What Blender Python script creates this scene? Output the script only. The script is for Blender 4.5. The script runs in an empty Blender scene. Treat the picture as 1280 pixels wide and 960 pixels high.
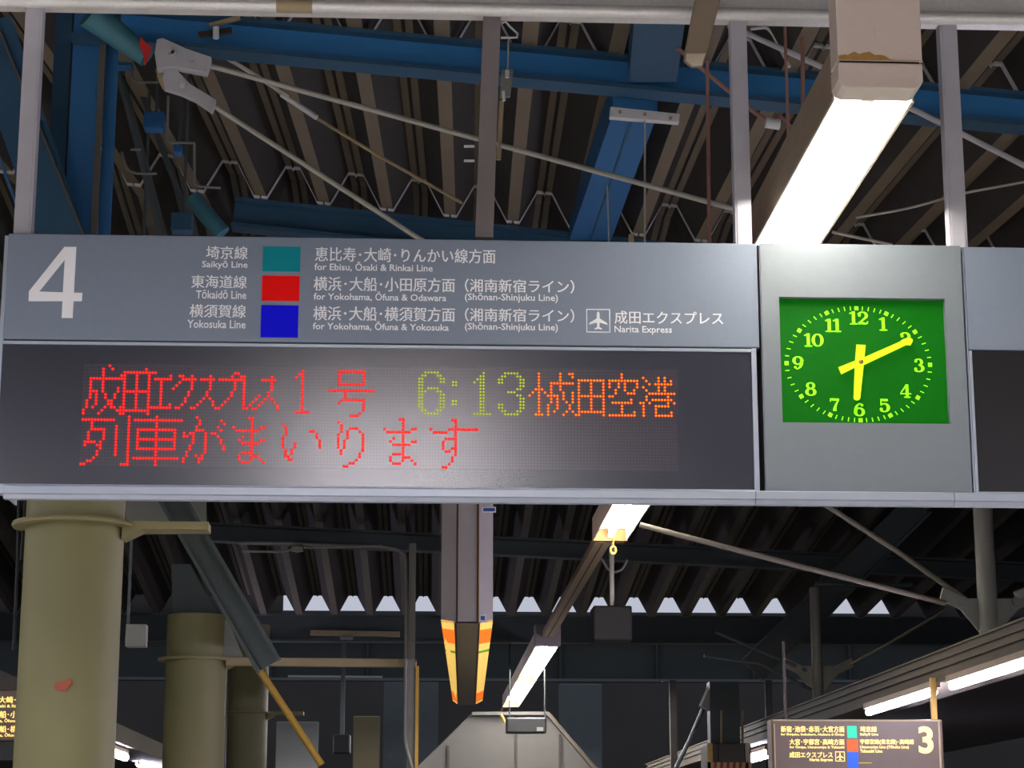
import bpy, bmesh, math, random
from mathutils import Vector, Matrix
random.seed(4)
SC = bpy.context.scene
COL = SC.collection

# ------------------------------------------------------------------ camera
F = 2600.0
PITCH = math.atan((1070 - 480) / F)
YAW = math.asin((640 - 512) / F * math.cos(PITCH))
CAM = Vector((0, 0, 1.6))
FW = Vector((math.sin(YAW) * math.cos(PITCH), math.cos(YAW) * math.cos(PITCH), math.sin(PITCH)))
RT = Vector((math.cos(YAW), -math.sin(YAW), 0))
UP = RT.cross(FW)
cd = bpy.data.cameras.new('camera')
cam = bpy.data.objects.new('camera', cd)
COL.objects.link(cam)
cd.sensor_width = 36
cd.lens = F / 1280 * 36
cd.clip_end = 500
cam.matrix_world = Matrix(((RT.x, UP.x, -FW.x, CAM.x), (RT.y, UP.y, -FW.y, CAM.y), (RT.z, UP.z, -FW.z, CAM.z), (0, 0, 0, 1)))
SC.camera = cam

# ------------------------------------------------------------------ world and exposure
w = bpy.data.worlds.new('dawn_sky')
SC.world = w
w.use_nodes = True
SKY = 0.42
w.node_tree.nodes['Background'].inputs[0].default_value = (0.80, 0.84, 1.0, 1)
w.node_tree.nodes['Background'].inputs[1].default_value = SKY
vs = SC.view_settings
vs.view_transform = 'Standard'
vs.look = 'None'
vs.gamma = 1
vs.exposure = 0.55
vs.use_curve_mapping = False
TUBE = 190.0          # radiance of the fluorescent tubes


def P(px, py, Y):
    """world point at depth Y of a spot measured in the 1280x960 photograph"""
    d = FW + RT * ((px - 640) / F) + UP * ((480 - py) / F)
    return CAM + d * (Y / d.y)


def lin(c):
    c /= 255.0
    return c / 12.92 if c <= 0.04045 else ((c + 0.055) / 1.055) ** 2.4


# ------------------------------------------------------------------ materials
MATS = {}


def mat(name, rgb, rough=0.5, metal=0.0, noise=0.12, scale=8.0, emit=0.0, bump=0.0, rust=None, spec=0.5, ecol=None):
    m = bpy.data.materials.new(name)
    m.use_nodes = True
    nt = m.node_tree
    b = nt.nodes['Principled BSDF']
    c = [lin(v) for v in rgb] + [1]
    b.inputs['Roughness'].default_value = rough
    b.inputs['Metallic'].default_value = metal
    b.inputs['Specular IOR Level'].default_value = spec
    tc = nt.nodes.new('ShaderNodeTexCoord')
    n = nt.nodes.new('ShaderNodeTexNoise')
    n.inputs['Scale'].default_value = scale
    n.inputs['Detail'].default_value = 5
    nt.links.new(tc.outputs['Object'], n.inputs['Vector'])
    mx = nt.nodes.new('ShaderNodeMix')
    mx.data_type = 'RGBA'
    mx.inputs['A'].default_value = [v * (1 - noise) for v in c[:3]] + [1]
    mx.inputs['B'].default_value = [min(1, v * (1 + noise)) for v in c[:3]] + [1]
    nt.links.new(n.outputs['Fac'], mx.inputs['Factor'])
    out = mx.outputs['Result']
    if rust:
        n2 = nt.nodes.new('ShaderNodeTexNoise')
        n2.inputs['Scale'].default_value = rust[1]
        n2.inputs['Detail'].default_value = 8
        nt.links.new(tc.outputs['Object'], n2.inputs['Vector'])
        r = nt.nodes.new('ShaderNodeValToRGB')
        r.color_ramp.elements[0].position = rust[2]
        r.color_ramp.elements[1].position = rust[2] + 0.12
        nt.links.new(n2.outputs['Fac'], r.inputs['Fac'])
        m2 = nt.nodes.new('ShaderNodeMix')
        m2.data_type = 'RGBA'
        nt.links.new(r.outputs['Color'], m2.inputs['Factor'])
        nt.links.new(out, m2.inputs['A'])
        m2.inputs['B'].default_value = [lin(v) for v in rust[0]] + [1]
        out = m2.outputs['Result']
    nt.links.new(out, b.inputs['Base Color'])
    if emit:
        e = ecol or rgb
        b.inputs['Emission Color'].default_value = [lin(v) for v in e] + [1]
        b.inputs['Emission Strength'].default_value = emit
    if bump:
        bp = nt.nodes.new('ShaderNodeBump')
        bp.inputs['Strength'].default_value = bump
        bp.inputs['Distance'].default_value = 0.004
        nt.links.new(n.outputs['Fac'], bp.inputs['Height'])
        nt.links.new(bp.outputs['Normal'], b.inputs['Normal'])
    MATS[name] = m
    return m


M = MATS
mat('header_paint', (128, 139, 156), 0.55, 0.0, 0.05, 40, bump=0.05)
mat('clock_case', (120, 128, 136), 0.5, 0.0, 0.05, 30, bump=0.05)
mat('aluminium', (176, 184, 198), 0.35, 0.2, 0.05, 20)
mat('post_paint', (190, 188, 196), 0.5, 0.0, 0.08, 12)
mat('post_brown', (128, 118, 118), 0.6, 0.0, 0.08, 12)
mat('pipe_paint', (232, 230, 226), 0.35, 0.3, 0.12, 60, bump=0.3)
mat('screen_dark', (40, 41, 56), 0.25, 0.0, 0.0, 50, spec=0.3)
mat('screen_grid', (54, 50, 62), 0.25, 0.0, 0.0, 50, spec=0.3)
mat('screen_black', (18, 15, 18), 0.4, 0.0, 0.05, 50)
mat('led_off', (66, 60, 70), 0.24, 0, 0.0, spec=0.3)
for nm in ('screen_dark', 'screen_grid', 'led_off'):
    b_ = M[nm].node_tree.nodes['Principled BSDF']
    b_.inputs['Coat Weight'].default_value = 1.0
    b_.inputs['Coat Roughness'].default_value = 0.25
    b_.inputs['Coat IOR'].default_value = 1.62
mat('letter_white', (253, 253, 255), 0.5, 0.0, 0.0, 5)
mat('teal_print', (10, 140, 150), 0.6, 0, 0.02, spec=0.15)
mat('red_print', (250, 6, 6), 0.6, 0, 0.02, spec=0.15)
mat('blue_print', (6, 6, 235), 0.6, 0, 0.02, spec=0.15)
mat('led_red', (40, 4, 4), 1, emit=0.75, ecol=(255, 4, 22), noise=0, spec=0)
mat('led_red_core', (40, 6, 4), 1, emit=0.75, ecol=(255, 72, 60), noise=0, spec=0)
mat('led_orange_core', (40, 20, 4), 1, emit=0.75, ecol=(255, 172, 40), noise=0, spec=0)
mat('led_yellow_core', (30, 30, 4), 1, emit=0.6, ecol=(220, 232, 60), noise=0, spec=0)
mat('led_orange', (40, 8, 4), 1, emit=0.75, ecol=(255, 56, 14), noise=0, spec=0)
mat('led_yellow', (30, 30, 4), 1, emit=0.55, ecol=(178, 192, 36), noise=0, spec=0)
mat('dial_green', (8, 84, 10), 0.6, emit=0.12, ecol=(10, 160, 16), noise=0.08, scale=60, spec=0.1)
mat('numeral_lime', (150, 255, 20), 0.5, emit=0.6, ecol=(140, 255, 10), noise=0)
mat('hand_yellow', (205, 245, 10), 0.5, emit=0.5, ecol=(200, 250, 5), noise=0)
mat('brass', (170, 130, 90), 0.3, 0.9)
mat('blue_steel', (40, 104, 156), 0.55, 0, 0.12, 6, bump=0.1)
mat('blue_bright', (50, 126, 186), 0.5, 0, 0.1, 6)
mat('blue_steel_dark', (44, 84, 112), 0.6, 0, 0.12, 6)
mat('teal_steel', (62, 118, 132), 0.5, 0, 0.12, 10)
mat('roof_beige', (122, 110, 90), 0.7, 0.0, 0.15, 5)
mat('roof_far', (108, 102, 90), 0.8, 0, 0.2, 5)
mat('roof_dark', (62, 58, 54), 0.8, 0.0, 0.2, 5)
mat('galvanised', (226, 224, 226), 0.4, 0.1, 0.1, 15)
mat('rod_grey', (186, 182, 170), 0.5, 0.2, 0.1, 15)
mat('tie_dull', (108, 102, 90), 0.6, 0, .1, 15)
mat('plate_gold', (128, 86, 30), 0.5, 0, .1, 15)
mat('dark_brown_lt', (92, 86, 78), 0.7)
mat('sticker_red', (172, 84, 60), 0.6)
mat('girder_dark', (40, 46, 44), 0.8)
mat('case_black', (11, 11, 11), 0.7)
mat('rust_pipe', (160, 118, 106), 0.6, 0, 0.15, 20)
mat('gusset_white', (188, 186, 190), 0.55, 0, 0.06, 15)
mat('red_mark', (200, 40, 40), 0.6, 0, 0.1)
mat('cream_enamel', (216, 200, 178), 0.4, 0, 0.05, 20)
mat('cap_enamel', (226, 208, 196), 0.45, 0, 0.05, 20)
mat('rust_stain', (176, 132, 70), 0.7, 0, 0.35, 50)
mat('housing_tan', (150, 132, 112), 0.55, 0, 0.08, 12)
mat('reflector_white', (246, 244, 238), 0.35, 0, 0.0)
mat('tube_light', (255, 255, 255), 0.4, emit=TUBE, ecol=(252, 250, 250), noise=0)
mat('diffuser_lit', (255, 255, 255), 0.5, emit=TUBE * 0.15, ecol=(246, 244, 255), noise=0)
mat('tube_warm', (255, 255, 255), 0.4, emit=TUBE * 0.35, ecol=(255, 248, 236), noise=0)
mat('tube_cool', (255, 255, 255), 0.4, emit=TUBE * 0.45, ecol=(232, 226, 255), noise=0)
mat('rail_tan', (168, 150, 116), 0.55, 0, 0.1, 10)
mat('column_paint', (130, 125, 86), 0.6, 0, 0.1, 3, bump=0.1)
mat('column_cap', (140, 132, 92), 0.6, 0, 0.1, 8)
mat('panel_grey', (130, 130, 124), 0.6, 0, 0.08, 8)
mat('dark_steel', (76, 84, 86), 0.6, 0, 0.15, 5)
mat('dark_brown', (54, 48, 42), 0.7, 0, 0.15, 5)
mat('black_case', (22, 21, 21), 0.5, 0, 0.1, 8)
mat('box_grey', (166, 158, 158), 0.5, 0, 0.06, 10)
mat('box_olive', (122, 112, 78), 0.5, 0, 0.06, 10)
mat('seam_dark', (60, 34, 34), 0.6, 0, 0)
mat('lit_yellow', (250, 214, 120), 0.5, emit=0.55, ecol=(250, 206, 100), noise=0.05)
mat('lit_orange', (250, 130, 30), 0.5, emit=0.6, ecol=(250, 116, 20), noise=0.02)
mat('lit_green', (120, 170, 40), 0.5, emit=0.4, ecol=(110, 160, 30), noise=0)
mat('lit_letter', (255, 226, 130), 0.5, emit=0.75, ecol=(255, 212, 110), noise=0)
mat('lit_brown', (92, 78, 66), 0.4, emit=0.05, ecol=(110, 86, 66), noise=0.08)
mat('lit_teal', (20, 190, 140), 0.5, emit=0.45, ecol=(10, 190, 130), noise=0)
mat('lit_red', (245, 80, 10), 0.5, emit=0.6, ecol=(245, 72, 0), noise=0)
mat('lit_blue', (20, 80, 240), 0.5, emit=0.6, ecol=(10, 70, 240), noise=0)
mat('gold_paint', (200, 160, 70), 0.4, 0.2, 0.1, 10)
mat('hazard_red', (190, 40, 36), 0.5, 0, 0.05)
mat('hazard_cream', (216, 190, 130), 0.5, 0, 0.05)
mat('eave_tan', (88, 80, 66), 0.7, 0, 0.25, 4)
mat('stair_grey', (98, 94, 88), 0.7, 0, 0.1, 4)
mat('floor_asphalt', (190, 186, 176), 0.8, 0, 0.15, 3)
mat('wall_dark', (62, 60, 57), 0.9, 0, 0.3, 0.6)
mat('label_white', (224, 226, 236), 0.5, 0, 0)
mat('label_blue', (60, 80, 160), 0.5, 0, 0)

# ------------------------------------------------------------------ mesh helpers


class MB:
    def __init__(s):
        s.v = []
        s.f = []
        s.bev = 0

    def add(s, vs_, fs):
        k = len(s.v)
        s.v += [Vector(a) for a in vs_]
        s.f += [tuple(i + k for i in f) for f in fs]
        return s

    def box(s, x0, x1, y0, y1, z0, z1):
        return s.add([(x0, y0, z0), (x1, y0, z0), (x1, y1, z0), (x0, y1, z0), (x0, y0, z1), (x1, y0, z1), (x1, y1, z1), (x0, y1, z1)],
                     [(0, 3, 2, 1), (4, 5, 6, 7), (0, 1, 5, 4), (1, 2, 6, 5), (2, 3, 7, 6), (3, 0, 4, 7)])

    def hexa(s, a, b):
        """a, b: two quads (4 points each) joined into a solid"""
        return s.add(list(a) + list(b), [(0, 3, 2, 1), (4, 5, 6, 7), (0, 1, 5, 4), (1, 2, 6, 5), (2, 3, 7, 6), (3, 0, 4, 7)])

    def bar(s, p, q, w_, h, up=(0, 0, 1)):
        p, q = Vector(p), Vector(q)
        d = (q - p).normalized()
        u = Vector(up)
        if abs(d.dot(u)) > 0.97:
            u = Vector((0, 1, 0))
        r = d.cross(u).normalized() * (w_ / 2)
        t = r.cross(d).normalized() * (h / 2)
        return s.hexa([p - r - t, p + r - t, p + r + t, p - r + t], [q - r - t, q + r - t, q + r + t, q - r + t])

    def tube(s, pts, r, n=10, caps=True, r2=None):
        pts = [Vector(p) for p in pts]
        N = len(pts)
        rings = []
        prev = None
        for i, p in enumerate(pts):
            d = ((pts[min(i + 1, N - 1)] - p).normalized() + (p - pts[max(i - 1, 0)]).normalized()).normalized() if N > 1 else Vector((0, 0, 1))
            if prev is None:
                a = Vector((0, 0, 1)) if abs(d.z) < 0.9 else Vector((1, 0, 0))
            else:
                a = prev
            u = (a - d * a.dot(d)).normalized()
            prev = u
            v = d.cross(u)
            rr = r if r2 is None else r + (r2 - r) * i / (N - 1)
            rings.append([p + (u * math.cos(2 * math.pi * k / n) + v * math.sin(2 * math.pi * k / n)) * rr for k in range(n)])
        return s.loft(rings, caps)

    def loft(s, rings, caps=True, closed=True):
        n = len(rings[0])
        k = len(s.v)
        for r in rings:
            s.v += [Vector(a) for a in r]
        m = n if closed else n - 1
        for i in range(len(rings) - 1):
            for j in range(m):
                a = k + i * n + j
                b = k + i * n + (j + 1) % n
                s.f.append((a, b, b + n, a + n))
        if caps:
            s.f.append(tuple(k + j for j in reversed(range(n))))
            s.f.append(tuple(k + (len(rings) - 1) * n + j for j in range(n)))
        return s

    def prism(s, poly, y0, y1):
        """poly: (x, z) outline extruded along y"""
        return s.loft([[(x, y0, z) for x, z in poly], [(x, y1, z) for x, z in poly]])

    def lathe(s, c, prof, n=32):
        c = Vector(c)
        rings = [[c + Vector((r * math.cos(2 * math.pi * k / n), r * math.sin(2 * math.pi * k / n), z)) for k in range(n)] for r, z in prof]
        return s.loft(rings)

    def build(s, name, material, parent=None, smooth=False, bevel=0, kind=None, label=None):
        off = parent['_loc'] if parent is not None else (0, 0, 0)
        off = Vector(off)
        me = bpy.data.meshes.new(name)
        me.from_pydata([tuple(v - off) for v in s.v], [], s.f)
        bm = bmesh.new()
        bm.from_mesh(me)
        bmesh.ops.recalc_face_normals(bm, faces=bm.faces)
        if bevel:
            es = [e for e in bm.edges if len(e.link_faces) == 2 and e.calc_face_angle(0) > 0.6]
            bmesh.ops.bevel(bm, geom=es, offset=bevel, segments=2, profile=0.5, affect='EDGES')
        bm.to_mesh(me)
        bm.free()
        if smooth:
            for p in me.polygons:
                p.use_smooth = True
            me.set_sharp_from_angle(angle=0.7)
        me.materials.append(M[material])
        o = bpy.data.objects.new(name, me)
        COL.objects.link(o)
        if parent is not None:
            o.parent = parent
        if kind:
            o['kind'] = kind
        if label:
            o['label'] = label
        return o


def thing(name, label, cat, loc, group=None):
    o = bpy.data.objects.new(name, None)
    COL.objects.link(o)
    o.empty_display_size = 0.1
    o.location = loc
    o['_loc'] = tuple(loc)
    o['label'] = label
    o['category'] = cat
    if group:
        o['group'] = group
    return o


def solo(mb, name, material, label, cat, group=None, **kw):
    """a thing that is one mesh, with its origin at its own base"""
    xs = [v.x for v in mb.v]; ys = [v.y for v in mb.v]; zs = [v.z for v in mb.v]
    loc = ((min(xs) + max(xs)) / 2, (min(ys) + max(ys)) / 2, min(zs))
    fake = {'_loc': loc}
    par = bpy.data.objects.new('tmp', None)
    par['_loc'] = loc
    o = mb.build(name, material, par, **kw)
    o.parent = None
    bpy.data.objects.remove(par)
    o.location = loc
    o['label'] = label
    o['category'] = cat
    if group:
        o['group'] = group
    return o


def structure(name, mb, material, **kw):
    o = mb.build(name, material, None, **kw)
    o['kind'] = 'structure'
    return o


FONT = {}


def text_mesh(s, bold=0.0, res=3):
    c = bpy.data.curves.new('lettering', 'FONT')
    c.body = s
    c.resolution_u = res
    c.offset = bold
    o = bpy.data.objects.new('lettering', c)
    COL.objects.link(o)
    dg = bpy.context.evaluated_depsgraph_get()
    me = bpy.data.meshes.new_from_object(o.evaluated_get(dg))
    V = [v.co.copy() for v in me.vertices]
    Fc = [tuple(p.vertices) for p in me.polygons]
    bpy.data.objects.remove(o)
    bpy.data.curves.remove(c)
    bpy.data.meshes.remove(me)
    return V, Fc


def lettering(s, x0, x1, y0, y1, Y, material, parent, bold=0.006, res=2, keep=False, name='lettering', label=None):
    """print the string s flat on the plane y=Y, filling the rectangle measured in the photograph"""
    s = s.replace('・', '･')
    cjk = any(ord(ch) > 0x2fff for ch in s)
    V, Fc = text_mesh(s, 0.0 if cjk else bold * 2.4, res)
    if cjk and len(s) > 1:
        strike = bold * 5
        n0 = len(V)
        V2, F2 = list(V), list(Fc)
        for dx, dy in ((strike, 0), (strike / 2, strike * .35)):
            k = len(V2)
            V2 += [Vector((v.x + dx, v.y + dy, 0)) for v in V]
            F2 += [tuple(i + k for i in f) for f in Fc]
        V, Fc = V2, F2
        layer = n0
    else:
        layer = 10 ** 9
    ux = [v.x for v in V]; uy = [v.y for v in V]
    ax, bx_, ay, by = min(ux), max(ux), min(uy), max(uy)
    ym = (y0 + y1) / 2; xm = (x0 + x1) / 2
    X0, X1 = P(x0, ym, Y).x, P(x1, ym, Y).x
    Z0, Z1 = P(xm, y1, Y).z, P(xm, y0, Y).z
    mb = MB()
    pts = [(X0 + (v.x - ax) / (bx_ - ax) * (X1 - X0), Y + 0.0002 * (i // layer), Z0 + (v.y - ay) / (by - ay) * (Z1 - Z0)) for i, v in enumerate(V)]
    mb.add(pts, Fc)
    off = Vector(parent['_loc'])
    me = bpy.data.meshes.new(name)
    me.from_pydata([tuple(v - off) for v in mb.v], [], mb.f)
    me.materials.append(M[material])
    o = bpy.data.objects.new(name, me)
    COL.objects.link(o)
    o.parent = parent
    if label:
        o['label'] = label
    return o


# ================================================================== STRUCTURE
structure('floor', MB().box(-26, 26, -14, 17, -0.15, 0.0), 'floor_asphalt')
structure('floor_track', MB().box(-26, 26, 17, 62, -0.15, -0.01), 'dark_brown')
structure('wall_back', MB().box(-26, 26, 61, 61.4, 0, 8.6), 'wall_dark')
structure('wall_left', MB().box(-26.4, -26, -14, 61.4, 0, 7.0), 'wall_dark')
structure('wall_right', MB().box(26, 26.4, -14, 61.4, 0, 6.0), 'wall_dark')

# ---- folded-plate roof: each fold is one sheet
PITCHX = 0.5
TILT = -0.088
OA = P(661, 62, 11.3)                 # a valley of the near roof at the front beam
OB = P(641, 279, 15.9)                # the same valley at the ridge beam
DN = (OB - OA) / (OB.y - OA.y)        # run of the near roof per metre of depth
OC = P(507, 769, 29.5)                # a valley of the far roof at its eave
PROF = [(-0.25, 0), (-0.205, 0), (-0.06, 0.27), (-0.012, 0.27), (0, 0.252), (0.012, 0.27), (0.06, 0.27), (0.205, 0), (0.25, 0)]


def near_pt(k, y):
    o = OA + DN * (y - OA.y)
    return o + Vector((k * PITCHX, 0, k * PITCHX * TILT))


XR = OB.x + (16.3 - OB.y) * DN.x


KOFF = round((near_pt(0, 16.3).x + 0.0127 * 13.2 - OC.x) / PITCHX)


def far_pt(k, y):
    t = (y - 16.3) / (29.5 - 16.3)
    a = near_pt(k, 16.3)
    b = OC + Vector(((k + KOFF) * PITCHX, 0, 0))
    return a.lerp(b, t)


roof = bpy.data.objects.new('ceiling', None)
COL.objects.link(roof)
roof['kind'] = 'structure'
roof['_loc'] = (0, 0, 0)


def fold(ptf, k, ya, yb, name, steps=1, prof=PROF, th=0.006, dz=0.0):
    rings = []
    for i in range(steps + 1):
        y = ya + (yb - ya) * i / steps
        lo = ptf(k + 0.5, y) if k is not None else None
        a, b = ptf(k, y), ptf(k + 1, y)
        ring = []
        for u, h in prof:
            p = a.lerp(b, u / 0.5 + 0.5)
            ring.append(Vector((p.x, p.y, p.z + h + dz)))
        rings.append(ring + [q + Vector((0, 0, th)) for q in reversed(ring)])
    m = MB().loft(rings)
    return m


def shade_webs(o):
    """steep webs take a darker colour as painted-in shade, flat flanges keep the sheet colour"""
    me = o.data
    me.materials.append(M['roof_dark'])  # shade of the webs is put into their colour
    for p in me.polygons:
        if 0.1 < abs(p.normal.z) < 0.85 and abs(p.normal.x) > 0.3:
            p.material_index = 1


for k in range(-22, 22):
    shade_webs(fold(near_pt, k, -6, 16.25, 'roof_panel').build('roof_panel', 'roof_beige', roof))
for k in range(-22, 22):
    shade_webs(fold(far_pt, k, 16.25, 29.5, 'roof_panel').build('roof_panel', 'roof_far', roof))
SEAM = [(u * 0.97, h) for u, h in PROF]
for k in range(-9, 13):
    for ya in (11.42, 15.78):
        fold(near_pt, k, ya, ya + 0.05, 'lap_strip', prof=SEAM, th=0.016, dz=-0.022).build('lap_strip', 'galvanised', roof)
# closing sheets left and right of the near roof so that it ends against the station walls
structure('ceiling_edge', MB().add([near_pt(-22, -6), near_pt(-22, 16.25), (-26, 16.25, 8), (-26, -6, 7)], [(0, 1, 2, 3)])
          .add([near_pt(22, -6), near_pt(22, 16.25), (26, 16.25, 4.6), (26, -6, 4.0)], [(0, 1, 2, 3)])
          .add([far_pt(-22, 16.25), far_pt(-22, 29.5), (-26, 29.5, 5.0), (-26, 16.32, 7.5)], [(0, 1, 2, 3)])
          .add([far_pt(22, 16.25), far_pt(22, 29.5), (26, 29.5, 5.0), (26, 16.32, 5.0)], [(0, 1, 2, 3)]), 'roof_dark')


structure('wall_far_left', MB().box(-26, P(353, 760, 29.7).x, 29.76, 29.9, zb_far := P(640, 800, 29.6).z, 6.2), 'wall_dark')
structure('wall_far_right', MB().box(P(1116, 760, 29.7).x, 26, 29.76, 29.9, zb_far, 6.2), 'wall_dark')


def ibeam(mb, p, q, h, w_, tf=0.03, tw=0.02):
    p, q = Vector(p), Vector(q)
    up = Vector((0, 0, 1))
    mb.bar(p, q, tw, h)
    d = (q - p).normalized()
    t = (up - d * up.dot(d)).normalized() * (h / 2 - tf / 2)
    mb.bar(p + t, q + t, w_, tf)
    mb.bar(p - t, q - t, w_, tf)
    return mb


def beam(name, label, p, q, h, w_, material, cat='beam', tf=0.03, group=None, fm=None):
    """steel section: web and two flanges"""
    p, q = Vector(p), Vector(q)
    t = thing(name, label, cat, tuple((p + q) / 2), group)
    MB().bar(p, q, 0.02, h - 2 * tf).build('web', material, t)
    up = Vector((0, 0, 1))
    d = (q - p).normalized()
    if abs(d.z) > 0.97:
        up = Vector((1, 0, 0))
    o = (up - d * up.dot(d)).normalized() * (h / 2 - tf / 2)
    for s in (1, -1):
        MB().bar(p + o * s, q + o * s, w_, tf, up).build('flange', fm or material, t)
    return t


# beam A (front) and beam B (ridge) and the far one
zA = 0.0


def beam_line(xa, ya, xb, yb, Y):
    return P(xa, ya, Y), P(xb, yb, Y)


p, q = beam_line(150, 35, 1400, 153, 11.3)
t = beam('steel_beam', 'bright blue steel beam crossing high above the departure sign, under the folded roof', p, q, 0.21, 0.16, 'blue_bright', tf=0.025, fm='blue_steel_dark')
p, q = beam_line(292, 268, 1420, 386, 15.9)
beam('steel_beam', 'darker blue beam just over the top edge of the departure sign', p, q, 0.24, 0.18, 'blue_steel_dark')
p, q = beam_line(230, 664, 1300, 716, 25.0)
beam('steel_beam', 'dark beam below the sign, crossing under the far folds of roof', p, q, 0.22, 0.2, 'dark_steel')
# rafters running away under the roof
p = P(822, -40, 9.3); q = P(816, 60, 11.1)
m = MB().hexa([P(800, -60, 8.6), P(868, -60, 8.6), P(868, -60, 8.6) + Vector((0, 0, .2)), P(800, -60, 8.6) + Vector((0, 0, .2))],
              [P(786, 103, 11.2), P(846, 103, 11.2), P(846, 103, 11.2) + Vector((0, 0, .24)), P(786, 103, 11.2) + Vector((0, 0, .24))])
rf = thing('rafter', 'blue grey rafter running away under the roof, behind the short galvanised rod bracket', 'beam', tuple(P(816, 103, 11.2)))
m.build('near_length', 'blue_steel_dark', rf)
m = MB().hexa([P(766, 142, 11.4), P(822, 142, 11.4), P(822, 142, 11.4) + Vector((0, 0, .2)), P(766, 142, 11.4) + Vector((0, 0, .2))],
              [P(712, 300, 15.7), P(764, 300, 15.7), P(764, 300, 15.7) + Vector((0, 0, .25)), P(712, 300, 15.7) + Vector((0, 0, .25))])
m.build('far_length', 'blue_steel', rf)
m = MB().bar(P(793, 142, 11.39), P(738, 300, 15.69), 0.014, 0.01)
m.build('web_seam', 'blue_steel_dark', rf)

# far girder that closes the gap under the openings of the far roof
zt = P(640, 769, 29.6).z; zb = P(640, 802, 29.6).z
g = thing('eave_beam', 'dark eave beam directly below the row of lit trapezoid roof openings', 'beam', (0, 29.6, zb))
MB().box(-13, 13, 29.58, 29.62, zb, zt).build('web', 'dark_steel', g)
MB().box(-13, 13, 29.52, 29.72, zb - .02, zb + .01).build('flange', 'dark_steel', g)
MB().box(-13, 13, 29.52, 29.72, zt - .03, zt).build('flange', 'dark_steel', g)
GY = 39.0
z1_, z0_ = P(640, 796, GY).z, P(640, 850, GY).z
g = thing('girder', 'deep dark girder far behind the eave beam, above the stair canopy', 'girder', (0, GY, z0_))
MB().box(-16, 16, GY, GY + .05, z0_, z1_).build('web', 'girder_dark', g)
MB().box(-16, 16, GY - .12, GY + .2, z0_ - .03, z0_ + .02).build('flange', 'dark_steel', g)
MB().box(-16, 16, GY - .12, GY + .2, z1_ - .04, z1_).build('flange', 'dark_steel', g)
for px in range(100, 1300, 120):
    x = P(px, 800, GY).x
    MB().box(x - .02, x + .02, GY - .1, GY, z0_, z1_).build('stiffener', 'girder_dark', g)
for sx in (-15.8, 15.8):
    MB().box(sx - .2, sx + .2, GY - .1, GY + .3, 0, z0_).build('end_post', 'dark_steel', g)
m = MB().bar(P(388, 791, 29.5), P(500, 793, 29.5), 0.1, 0.07)
solo(m, 'conduit_tray', 'rail_tan', 'short tan tray fixed on the dark girder, left of the hanging box sign', 'tray')
m = MB().bar(P(425, 797, 29.42), P(442, 797, 29.42), 0.06, 0.05)
solo(m, 'junction_box', 'panel_grey', 'little grey box under the tan tray on the girder', 'box', bevel=0.01)

# ================================================================== COLUMNS (left)


def round_column(px, py, Y, dia, flange_py, label, top):
    x = P(px, py, Y).x
    zf = P(px, flange_py, Y).z
    t = thing('column', label, 'column', (x, Y, 0))
    r = dia / 2
    MB().lathe((x, Y, 0), [(r, 0.0), (r, zf)], 40).build('shaft', 'column_paint', t, smooth=True)
    MB().lathe((x, Y, 0), [(r * 1.26, zf), (r * 1.28, zf + 0.012), (r * 1.26, zf + 0.024)], 40).build('collar_flange', 'column_cap', t, smooth=True)
    MB().lathe((x, Y, 0), [(r * 1.0, zf + 0.024), (r * 1.0, top)], 40).build('upper_shaft', 'column_paint', t, smooth=True)
    # plate that carries the arm to the right
    a = P(px + (48 * 10.7 / Y), flange_py, Y).x
    MB().prism([(x + r * 1.0, zf - 0.06), (x + r * 1.4, zf - 0.01), (x + r * 2.75, zf - 0.01), (x + r * 2.75, zf + 0.03), (x + r, zf + 0.03)], Y - 0.08, Y + 0.08).build('arm', 'column_cap', t)
    return t, x, zf


t, xc, zf = round_column(92, 700, 10.7, 0.50, 661, 'big yellowish round column at far left, below the departure sign', 3.95)
m = MB()
st = [P(68 + dx, 850 + dy, 10.44) for dx, dy in ((0, 6), (4, 2), (12, 2), (20, -2), (22, 3), (17, 9), (15, 14), (4, 13), (0, 10))]
m = MB().loft([[Vector((p.x, p.y, p.z)) for p in st], [Vector((p.x, p.y + 0.08, p.z)) for p in st]])
m.build('sticker', 'sticker_red', t, label='small reddish torn sticker')
round_column(245, 850, 17.3, 0.50, 827, 'second round column, grey green, right of the big yellowish one', P(245, 770, 17.3).z)
bp = P(245, 770, 17.3)
round_column(308, 930, 24.2, 0.47, 893, 'third round column, farthest and mostly below the frame edge', 4.2)
m = MB().loft([[P(216, 770, 17.3), P(274, 770, 17.3), P(274, 770, 17.5), P(216, 770, 17.5)],
               [P(214, 705, 17.3), P(238, 705, 17.3), P(238, 705, 17.5), P(214, 705, 17.5)],
               ])
solo(m, 'haunch_plate', 'dark_steel', 'dark tapered plate standing on top of the second round column', 'plate')
# light panel and dark brace to the right of the big column
m = MB().loft([[P(157, 622, 11.9), P(258, 622, 11.9), P(258, 668, 11.9), P(157, 668, 11.9)], [P(157, 622, 11.95), P(258, 622, 11.95), P(258, 668, 11.95), P(157, 668, 11.95)]])
solo(m, 'wall_panel', 'panel_grey', 'small light grey panel behind the dark slanting brace, beside the big column', 'panel')
p, q = P(92, 410, 11.6), P(336, 832, 11.6)
beam('diagonal_brace', 'dark steel brace slanting down right beside the big yellowish column', p, q, 0.15, 0.12, 'dark_steel', 'brace', tf=0.02)
m = MB().loft([[P(270, 790, 17.2), P(284, 772, 17.2), P(306, 826, 17.2), P(272, 826, 17.2)], [P(270, 790, 17.25), P(284, 772, 17.25), P(306, 826, 17.25), P(272, 826, 17.25)]])
solo(m, 'gusset_plate', 'panel_grey', 'grey triangular gusset right of the second column collar', 'plate')
p, q = P(282, 827, 17.2), P(521, 829, 17.2)
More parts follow.
